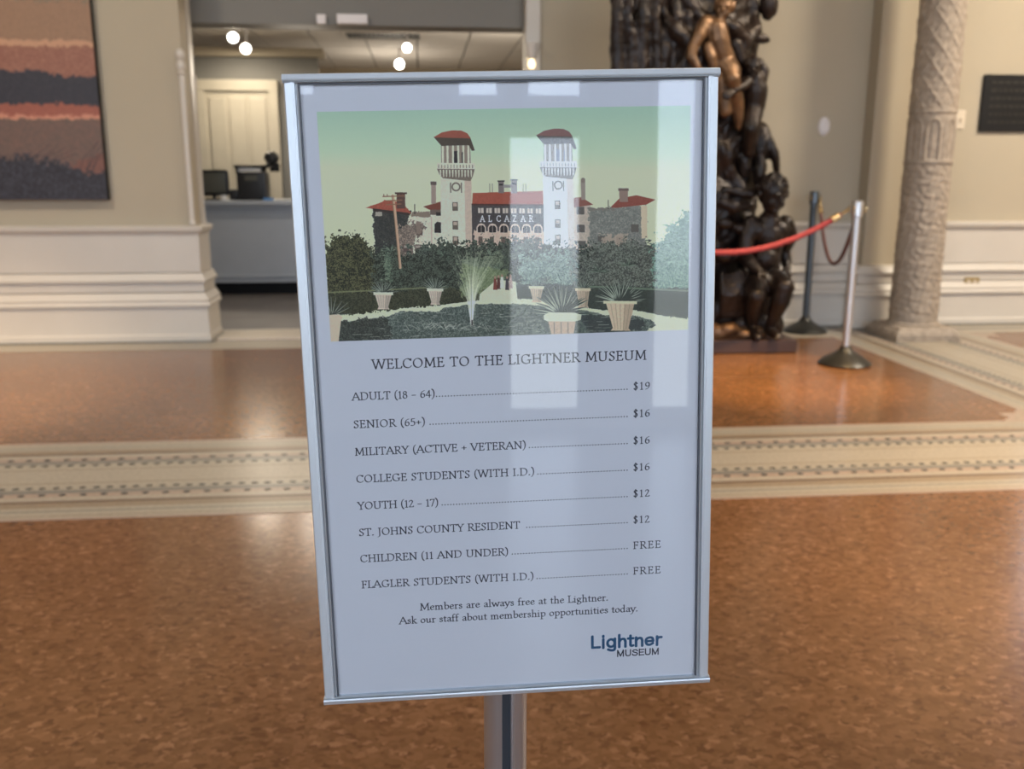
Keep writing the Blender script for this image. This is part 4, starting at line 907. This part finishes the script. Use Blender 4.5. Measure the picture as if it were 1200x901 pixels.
# ---- the printed picture: hotel with two towers behind a garden pool
def homography(src, dst):
    A_ = []; b = []
    for (x, y), (u, v) in zip(src, dst):
        A_ += [[x, y, 1, 0, 0, 0, -u * x, -u * y], [0, 0, 0, x, y, 1, -v * x, -v * y]]; b += [u, v]
    h = np.linalg.solve(np.array(A_, float), np.array(b, float)); return np.append(h, 1).reshape(3, 3)
PIC = (-131.0, 133.0, 49.4, 210.6)              # mm: left, right, bottom, top
def picture():
    x0, x1, z0, z1 = PIC; w_, h = int((x1 - x0) * PPM), int((z1 - z0) * PPM)
    Hm = homography([(x0, z1), (x1, z1), (x1, z0), (x0, z0)], [(373, 133), (811, 122), (803, 384), (388, 402)])
    gx, gz = np.meshgrid(x0 + (np.arange(w_) + .5) / PPM, z0 + (np.arange(h) + .5) / PPM)
    D = Hm[2, 0] * gx + Hm[2, 1] * gz + 1; X = (Hm[0, 0] * gx + Hm[0, 1] * gz + Hm[0, 2]) / D; Y = (Hm[1, 0] * gx + Hm[1, 1] * gz + Hm[1, 2]) / D
    f = np.clip((Y - 130) / 140, 0, 1)[..., None]
    st = [(0, srgb(142, 180, 168)), (.35, srgb(166, 194, 172)), (.7, srgb(206, 208, 168)), (1, srgb(226, 214, 164))]
    img = np.ones(X.shape + (3,)) * st[0][1]
    for (a, ca), (b, cb) in zip(st, st[1:]): t = np.clip((f - a) / (b - a), 0, 1); img = np.where(f >= a, ca * (1 - t) + cb * t, img)
    A = Art(X, Y, img, 70); P = A.poly; Ln = A.line; R_ = random.Random(12)
    def rect(x0, y0, x1, y1, c, **k): P([(x0, y0), (x1, y0), (x1, y1), (x0, y1)], c, **k)
    pink = srgb(206, 184, 172); pinkd = srgb(168, 146, 138); red = srgb(150, 72, 60); ivy = srgb(44, 50, 54); dark = srgb(44, 42, 48)
    # --- left pavilion
    P([(438, 247), (482, 247), (482, 300), (440, 300)], ivy, jit=3, col2=srgb(70, 72, 72)); rect(441, 250, 449, 255, srgb(150, 146, 140), jit=1)
    P([(480, 256), (519, 250), (519, 306), (470, 306)], pink, tex=.08, jit=1); P([(466, 268), (484, 262), (500, 262), (480, 300), (466, 300)], srgb(92, 84, 82), jit=6, col2=srgb(160, 140, 130))
    for (x, y) in ((473, 288), (487, 288), (489, 268)): rect(x, y, x + 7, y + 9, srgb(84, 70, 70)); rect(x + 1, y + 1, x + 6, y + 4, srgb(150, 140, 136))
    P([(429.5, 245.5), (450, 238), (452, 236), (472, 239), (483, 251), (480, 252)], red, tex=.1, jit=.6); P([(438, 246), (480, 251), (482, 254), (438, 249)], srgb(54, 46, 48))
    P([(484, 250), (505, 250), (506, 256), (483, 256)], srgb(120, 106, 98), jit=2); Ln([(487, 241), (487, 252)], 1, dark); rect(488, 262, 494, 275, srgb(120, 104, 98), jit=3)
    P([(497, 243.5), (519, 237), (519, 247), (504, 247)], srgb(112, 62, 54)); rect(505, 247, 519, 253, srgb(96, 84, 82)); Ln([(506.5, 256), (506.5, 300)], .9, pinkd)
    rect(506.5, 215, 512, 240, srgb(140, 124, 120)); rect(505.8, 214, 512.6, 218, srgb(86, 76, 76)); P([(510, 264), (513, 261), (518, 262), (518, 274), (510, 274)], dark); rect(512, 250, 518, 254, dark)
    rect(466, 228, 476, 246, srgb(84, 62, 60)); rect(464, 227, 478, 229, srgb(70, 52, 50))
    # --- middle block
    rect(553, 239, 640, 296, srgb(64, 62, 68), jit=1, tex=.15); P([(555, 227), (637, 224), (637, 240), (554, 241)], red, tex=.08); rect(553, 239.6, 637, 241.4, srgb(70, 44, 44))
    for i in range(8): x = 561 + i * 9.6; rect(x, 244.5, x + 6.5, 250.5, srgb(176, 170, 168)); rect(x + 2.7, 244.5, x + 3.5, 250.5, srgb(96, 86, 88))
    rect(556, 271, 640, 292, srgb(186, 164, 154), jit=1.5, tex=.1)
    for i in range(6):
        x = 559 + i * 13.2; P([(x, 273), (x, 267), (x + 2, 263.5), (x + 5.5, 262.4), (x + 9, 263.5), (x + 11, 267), (x + 11, 273)], srgb(184, 172, 166)); P([(x + 1.4, 273), (x + 1.4, 267.5), (x + 3.2, 265), (x + 7.8, 265), (x + 9.6, 267.5), (x + 9.6, 273)], dark); Ln([(x + 5.5, 265), (x + 5.5, 273)], .7, srgb(150, 140, 138))
        rect(x + 2, 278, x + 7, 287, srgb(92, 78, 78))
    for i, (ch, x) in enumerate(zip('ALCAZAR', (563.5, 573, 582.5, 592, 601.5, 611, 620.5))):
        for s_ in strokes(G[ch][1]): Ln([(x + px * .068, 260.4 - py * .068 - i * .12) for px, py in s_], 1.0, srgb(226, 222, 214))
    for x0_, x1_, y0_ in ((585, 591.5, 212), (600, 607, 210.5)): rect(x0_, y0_, x1_, 227, srgb(108, 100, 104)); rect(x0_ - .8, y0_, x1_ + .8, y0_ + 1.5, dark); rect(x0_ + 1, y0_ + 4, x1_ - 1, y0_ + 6, dark)
    rect(591, 217, 600, 220.5, srgb(130, 130, 134))
    for x in (575, 578, 614, 617): Ln([(x, 216), (x, 226)], .7, srgb(90, 84, 84))
    # --- towers
    def tower(cx_, dy, k, lit, rf, body, drk):
        T_ = lambda x, y: (cx_ + x * k, y + dy)
        def tp(pts, c, **kw): P([T_(*p) for p in pts], c, **kw)
        tp([(-18, 204), (18, 204), (18.4, 310), (-18, 310)], body, tex=.07); tp([(10, 208), (18, 206), (18.4, 310), (11, 310)], [c * .86 for c in body], tex=.05)
        tp([(-17, 165), (17, 165), (17.5, 194), (-17, 194)], [c * .62 for c in body])
        for x in (-15, -9.5, -3, 3, 9, 15): tp([(x - 1.2, 168), (x + 1.2, 168), (x + 1.2, 193), (x - 1.2, 193)], body)
        tp([(-2, 178), (2, 178), (2, 193), (-2, 193)], drk); tp([(7, 179), (8.4, 179), (8.4, 192), (7, 192)], drk)
        tp([(-22, 192), (22.5, 192), (22, 200), (-21.5, 200)], body, tex=.1); tp([(-22, 199), (22, 199), (20, 207), (17, 213), (-15, 210), (-19, 206)], [c * .52 for c in body], tex=.2)
        for i in range(11): x = -18 + i * 3.6; tp([(x - .9, 200), (x + .9, 200), (x + .6, 208), (x - .4, 209)], body)
        for i in range(12): x = -20 + i * 3.6; tp([(x - .5, 194), (x + .5, 194), (x + .5, 198), (x - .5, 198)], [c * .6 for c in body])
        tp([(-25.5, 161.6), (17, 161), (22.5, 177), (19, 177.5), (15.5, 171), (-16.5, 172)], [c * .34 for c in body]); tp([(-25.8, 162), (-16, 156.2), (-4, 153.6), (7, 153.8), (14, 157), (18, 163), (10, 162.6), (-10, 162.4)], rf, tex=.06)
        for i in range(8): a = i * PI / 4; 
        P([(cx_ + 5.4 * k * math.cos(a), 220 + dy + 5.4 * math.sin(a)) for a in np.linspace(0, 2 * PI, 17)], [c * .5 for c in body]); P([(cx_ + 3.6 * k * math.cos(a), 220 + dy + 3.6 * math.sin(a)) for a in np.linspace(0, 2 * PI, 17)], body)
        tp([(-7, 215), (-5.6, 215), (-5.6, 227), (-7, 227)], [c * .5 for c in body]); tp([(5.6, 215), (7, 215), (7, 227), (5.6, 227)], [c * .5 for c in body])
        for y in (238, 260, 278): tp([(-4.5, y), (2, y), (2, y + 10), (-4.5, y + 10)], [c * .45 for c in body]); tp([(-3.4, y + 1), (.8, y + 1), (.8, y + 5), (-3.4, y + 5)], [c * .8 for c in body])
    tower(535.5, 0, 1.0, 0, srgb(142, 74, 64), srgb(208, 188, 176), srgb(50, 46, 54))
    # --- right wing
    rect(673, 240, 692, 310, srgb(170, 160, 154), tex=.1, jit=1); P([(690, 245), (757, 240), (757, 305), (690, 305)], srgb(98, 104, 106), jit=4, col2=srgb(140, 142, 140)); rect(751, 240, 758, 278, srgb(186, 172, 150), jit=1)
    P([(673, 231.5), (682, 231), (695.5, 239.5), (673, 243)], srgb(126, 76, 70)); rect(681.5, 211, 686.5, 234, srgb(136, 128, 124)); A.ell(684, 211, 2.6, 3, srgb(120, 110, 106))
    P([(715, 243), (726, 232), (746, 228), (768, 233), (757, 239), (722, 243)], srgb(128, 66, 60), tex=.08); rect(726, 220.5, 736, 236, srgb(130, 110, 106)); rect(725, 220, 737, 223, srgb(100, 84, 84))
    rect(690, 243, 720, 246, srgb(110, 108, 106), jit=2); Ln([(713, 234), (713, 244)], .8, dark)
    for (x, y) in ((676, 263), (677, 282), (676, 242), (700, 276), (722, 277), (739, 262)): rect(x, y, x + 9, y + 9, srgb(84, 82, 84)); 
    P([(704, 276), (735, 272), (738, 284), (704, 288)], srgb(172, 152, 140), jit=5, alpha=.7)
    tower(655, -3, .98, 1, srgb(120, 88, 92), srgb(204, 200, 204), srgb(110, 120, 150))  # right tower's paler, bluer colours hold the cover's reflection haze
    # --- trees and shrubs
    g0, g1 = srgb(30, 36, 34), srgb(88, 92, 66); b0, b1 = srgb(32, 38, 38), srgb(74, 88, 80)
    P([(520, 286), (553, 286), (600, 280), (640, 284), (680, 286), (806, 285), (806, 350), (440, 350), (460, 300)], b0, jit=14, col2=srgb(84, 98, 92), leaf=True)
    P([(380, 298), (386, 284), (400, 276), (418, 275), (430, 284), (440, 300), (446, 320), (448, 350), (380, 352)], g0, jit=10, col2=g1, leaf=True)
    P([(438, 300), (456, 286), (466, 300), (500, 303), (512, 292), (530, 286), (548, 286), (560, 300), (575, 296), (600, 300), (600, 350), (440, 350)], b0, jit=10, col2=b1, leaf=True)
    P([(452, 286), (458, 290), (460, 330), (448, 330)], srgb(70, 92, 84), jit=8, col2=srgb(120, 140, 120), leaf=True, alpha=.8)
    P([(545, 300), (590, 296), (592, 345), (545, 348)], srgb(80, 96, 84), jit=10, col2=srgb(118, 132, 114), leaf=True, alpha=.8)
    P([(612, 296), (640, 300), (668, 292), (676, 345), (610, 345)], srgb(66, 100, 100), jit=12, col2=srgb(128, 160, 158), leaf=True, alpha=.8)
    P([(676, 302), (700, 285), (730, 280), (760, 284), (770, 345), (676, 345)], srgb(60, 66, 66), jit=12, col2=srgb(110, 120, 116), leaf=True, alpha=.85)
    P([(764, 290), (775, 272), (790, 262), (800, 248), (812, 246), (812, 350), (764, 350)], srgb(62, 104, 100), jit=9, col2=srgb(110, 150, 140), leaf=True)
    for (x, y, r_) in ((459, 296, 14), (575, 300, 14), (585, 318, 14), (625, 305, 15), (640, 330, 12), (700, 318, 15), (735, 310, 15), (605, 296, 10), (520, 300, 12)):
        for k in range(22): a = R_.uniform(PI * .95, PI * 2.05); l = R_.uniform(.5, 1) * r_; Ln([(x, y), (x + l * .6 * math.cos(a), y + l * .6 * math.sin(a)), (x + l * math.cos(a), y + l * .8 * math.sin(a) + l * .12)], .9, srgb(96, 118, 106) if k % 2 else srgb(36, 44, 44), .8, .4)
    # utility pole
    Ln([(461.5, 231), (464, 250), (467, 285), (469.5, 315)], 3.0, srgb(176, 146, 124), 1, 3.2); Ln([(460.6, 231), (468.3, 315)], .8, srgb(110, 86, 72))
    for y, l in ((231.5, 12), (236.5, 9), (241, 8)): Ln([(462 - l, y + .6), (463 + l, y - .4)], 1.3, srgb(126, 92, 74))
    for x in (451, 455, 469, 473): Ln([(x, 229.5), (x, 232)], 1, srgb(110, 80, 70))
    # hedges
    P([(384, 346), (440, 345), (500, 340), (560, 338), (590, 352), (560, 358), (500, 360), (450, 366), (384, 374)], srgb(40, 46, 40), jit=3, col2=srgb(66, 72, 58), leaf=True); Ln([(384, 345), (440, 342), (520, 337)], 1.8, srgb(112, 122, 92), .8)
    P([(603, 334), (640, 332), (690, 334), (806, 337), (806, 371), (740, 366), (690, 362), (605, 352)], srgb(46, 56, 56), jit=3, col2=srgb(60, 72, 70)); Ln([(690, 335), (806, 339)], 2.2, srgb(100, 124, 108), .8)
    P([(540, 312), (600, 316), (566, 345), (540, 348)], srgb(96, 116, 84), jit=6, col2=srgb(130, 146, 108), alpha=.7)
    # path, people, pool rim
    P([(562, 345), (582, 328), (604, 330), (606, 352), (640, 356), (640, 362), (560, 360)], srgb(206, 190, 172), tex=.05)
    for (x, y, c_) in ((580, 331, srgb(120, 60, 58)), (584, 330, srgb(86, 48, 50)), (588, 329, srgb(206, 196, 190)), (594, 331, srgb(60, 58, 70)), (598, 329, srgb(160, 140, 140))): A.ell(x, y - 5.5, 1.3, 1.6, srgb(150, 120, 110)); P([(x - 1.4, y - 4), (x + 1.4, y - 4), (x + 2.4, y + 9), (x - 2.4, y + 9)], c_)
    rim = srgb(214, 196, 172)
    P([(384, 376), (420, 372), (455, 366), (475, 362), (500, 361), (530, 356), (570, 351), (620, 350), (660, 356), (700, 362), (742, 362), (806, 374), (806, 390), (384, 406)], rim, tex=.06, jit=1)
    P([(384, 381), (430, 375), (456, 372), (470, 366), (515, 366), (518, 362), (560, 357), (600, 356), (640, 358), (672, 361), (700, 366), (704, 368), (742, 368), (762, 374), (766, 379), (755, 386), (700, 392), (384, 406)], srgb(62, 76, 78), tex=.16, jit=1.4, col2=srgb(104, 118, 116))
    P([(384, 380), (455, 372), (460, 400), (384, 404)], srgb(38, 44, 46), jit=5, col2=srgb(78, 86, 84), alpha=.8); P([(676, 368), (740, 369), (756, 376), (748, 386), (690, 390)], srgb(46, 54, 60), jit=4, alpha=.75)
    for k in range(110):
        x = R_.uniform(405, 740); y = R_.uniform(366, 397); 
        if y > 398 - (x - 400) * .035: continue
        Ln([(x, y), (x + R_.uniform(3, 12), y - R_.uniform(0, .8))], .7, srgb(170, 180, 176), R_.uniform(.2, .6))
    for k in range(60): x = R_.gauss(525, 30); Ln([(x, R_.uniform(378, 388)), (x + R_.uniform(2, 8), R_.uniform(378, 388))], .8, srgb(206, 210, 204), .35)
    # planters and agaves
    def planter(cx_, y0, y1, w0, w1, c_=srgb(202, 188, 178)):
        P([(cx_ - w0, y0), (cx_ + w0, y0), (cx_ + w0, y0 + 3.4), (cx_ - w0, y0 + 3.4)], c_); P([(cx_ - w0 * .84, y0 + 3), (cx_ + w0 * .84, y0 + 3), (cx_ + w1, y1 - 3), (cx_ + w1 * 1.3, y1), (cx_ - w1 * 1.3, y1), (cx_ - w1, y1 - 3)], [v * .93 for v in c_], tex=.08)
        for i in range(5): t = -.7 + i * .35; Ln([(cx_ + w0 * .8 * t, y0 + 4), (cx_ + w1 * t, y1 - 2)], .9, [v * .7 for v in c_], .7)
        P([(cx_ + w0 * .25, y0 + 4), (cx_ + w0 * .84, y0 + 4), (cx_ + w1, y1), (cx_ + w1 * .3, y1)], [v * .6 for v in c_], alpha=.4)
    def agave(cx_, cy_, r_, n, c0=srgb(170, 186, 176), c1=srgb(50, 60, 60), sp=1.0):
        for i in range(n):
            a = PI + PI * (i + .5) / n + R_.uniform(-.06, .06); l = r_ * R_.uniform(.75, 1.05); ex, ey = cx_ + l * math.cos(a) * sp, cy_ + l * math.sin(a) * .95
            Ln([(cx_ + 2 * math.cos(a), cy_), ((cx_ + ex) / 2, (cy_ + ey) / 2 - l * .05), (ex, ey)], r_ * .13, c1, 1, .5); Ln([(cx_ + 1.5 * math.cos(a), cy_), (ex, ey)], r_ * .05, c0, .8, .3)
    agave(449, 345, 17, 15); planter(449.5, 344, 364, 11.5, 5.5); agave(510, 340, 17, 13); planter(510, 339, 358, 9.5, 4.5)
    agave(628, 336, 13, 13, srgb(150, 180, 190)); planter(628, 335, 354, 9, 4.5, srgb(200, 184, 166)); agave(682, 338, 14, 13); planter(682, 337, 360, 9, 5, srgb(196, 178, 160))
    agave(725, 353, 31, 25); planter(725, 351.5, 386, 19.5, 9, srgb(206, 184, 162)); agave(657, 368, 36, 29); 
    P([(636, 369), (642, 365.5), (672, 365.5), (680, 368), (679, 374), (668, 377), (642, 377), (636, 374)], srgb(214, 194, 176), tex=.05); P([(641, 376), (673, 376), (670, 393), (645, 393)], srgb(176, 154, 138), tex=.1)
    for x in (648, 656, 664): Ln([(x, 377), (x, 392)], 1, srgb(120, 104, 94))
    # foreground planter at the left edge
    agave(389, 372, 24, 11, srgb(150, 160, 150)); P([(386, 371), (398, 370), (402, 374), (400, 378), (397, 402), (386, 403)], srgb(212, 172, 156), tex=.06)
    # fountain
    for k in range(150):
        a = R_.gauss(0, .13); l = R_.uniform(35, 92); x0_ = 552; Ln([(x0_, 380), (x0_ + a * l * .5, 380 - l * .62), (x0_ + a * l * 1.6, 380 - l)], .9, srgb(214, 224, 204), .13, .9)
    P([(549, 362), (555, 362), (553.5, 382), (551, 382)], srgb(214, 220, 214), alpha=.5); Ln([(552.5, 376), (552.5, 381)], 1.6, dark); Ln([(552, 300), (552, 376)], .8, srgb(110, 120, 112), .6)
    img = img * (1 + .05 * (vnoise(A.h, A.w, 1.6, 5) - .5))[..., None]
    img = img * .82 + img.mean(-1, keepdims=True) * .18; img = lin(np.clip(img, 0, 1)) / lin(np.array([.675, .706, .78])) * .82 - .012; img = np.clip(img, .004, .92)     # ink on bright paper
    img = np.where(img <= .0031308, img * 12.92, 1.055 * img ** (1 / 2.4) - .055)
    cx0, cz0 = int((x0 + SX) * PPM), int((z0 + SZ) * PPM); SHEET[cz0:cz0 + A.h, cx0:cx0 + A.w] = np.clip(img, 0, 1)
picture()
draw_text('WELCOME TO THE LIGHTNER MUSEUM', -102.2, 28.0, 6.9, 101.6, slope=.0)
rows = [('ADULT (18 - 64)', -57.3, '$19', -56.0), ('SENIOR (65+)', -65.4, '$16', -61.6), ('MILITARY (ACTIVE + VETERAN)', 9.6, '$16', 12.4), ('COLLEGE STUDENTS (WITH I.D.)', 15.6, '$16', 18.4),
        ('YOUTH (12 - 17)', -58.0, '$12', -55.0), ('ST. JOHNS COUNTY RESIDENT', 3.8, '$12', 9.0), ('CHILDREN (11 AND UNDER)', -5.8, 'FREE', -2.6), ('FLAGLER STUDENTS (WITH I.D.)', 13.4, 'FREE', 16.2)]
for i, (a, xe, p, d0) in enumerate(rows):
    z = 5.2 - 21.05 * i; draw_text(a, -118.0 - .15 * i, z, 5.6, xe); dots(d0, 87.0, z + .55); draw_text(p, 91.8, z, 5.6, 104.4 if p[0] == '$' else 113.4)
draw_text('Members are always free at the Lightner.', -75.4, -162.9, 5.6, 72.0); draw_text('Ask our staff about membership opportunities today.', -91.7, -173.3, 5.6, 95.6)
draw_text('Lightner', 57.4, -202.8, 10.2, 114.8, (.13, .33, .47), GS, (10.5, 9.6)); draw_text('MUSEUM', 78.6, -210.9, 5.3, 113.0, (.18, .20, .25), GS, (9, 8))
bm = N(); hx, hz = SX / 1000, SZ / 1000
vs = [bm.verts.new(v) for v in ((-hx, 0, -hz), (hx, 0, -hz), (hx, 0, hz), (-hx, 0, hz))]; bm.faces.new(vs)
ps = spart('printed_sheet', bm, image_mat('price_sheet_print', SHEET, .6, spec=.3)); uv_front(ps, -hx, hx, -hz, hz)

# pole: extruded tube with a slot down its front, on a round base
px, py = .0615, .7005; bm = N(); out = []
for k in range(60):
    a = 2 * PI * k / 60; x, y = .0182 * math.cos(a), .0182 * math.sin(a); da = (a - 1.5 * PI)
    if abs(da) < .22: x, y = math.copysign(.0038, da) if da else .0, -.0182 + .010
    elif abs(da) < .34: x, y = math.copysign(.0046, da), -.0182
    out.append((px + x, py + y))
prism(bm, out, .02, 1.16); obj('pole', bm, M['steel'], sg, 30)
obj('pole_insert', box(N(), px - .0034, px + .0034, py - .0085, py - .004, .03, 1.15), M['alu_dark'], sg)
bm = N(); tube(bm, [(px + .0048, py - .0176, .03), (px + .0048, py - .0176, 1.15)], .0019, 8); obj('slot_lip', bm, M['steel'], sg, True)
obj('pole_cap', lathe(N(), [(.0185, 1.158), (.0185, 1.166), (.012, 1.17)], (px, py, 0), 24), M['alu_dark'], sg, True)
obj('round_base', lathe(N(), [(.17, .002), (.172, .008), (.165, .014), (.03, .022), (.022, .04)], (px, py, 0), 48), M['steel'], sg, True)
bm = N(); box(bm, px - .03, px + .03, py - .026, py - .012, .9, 1.06, .002); obj('mounting_bracket', bm, M['dark_metal'], sg)
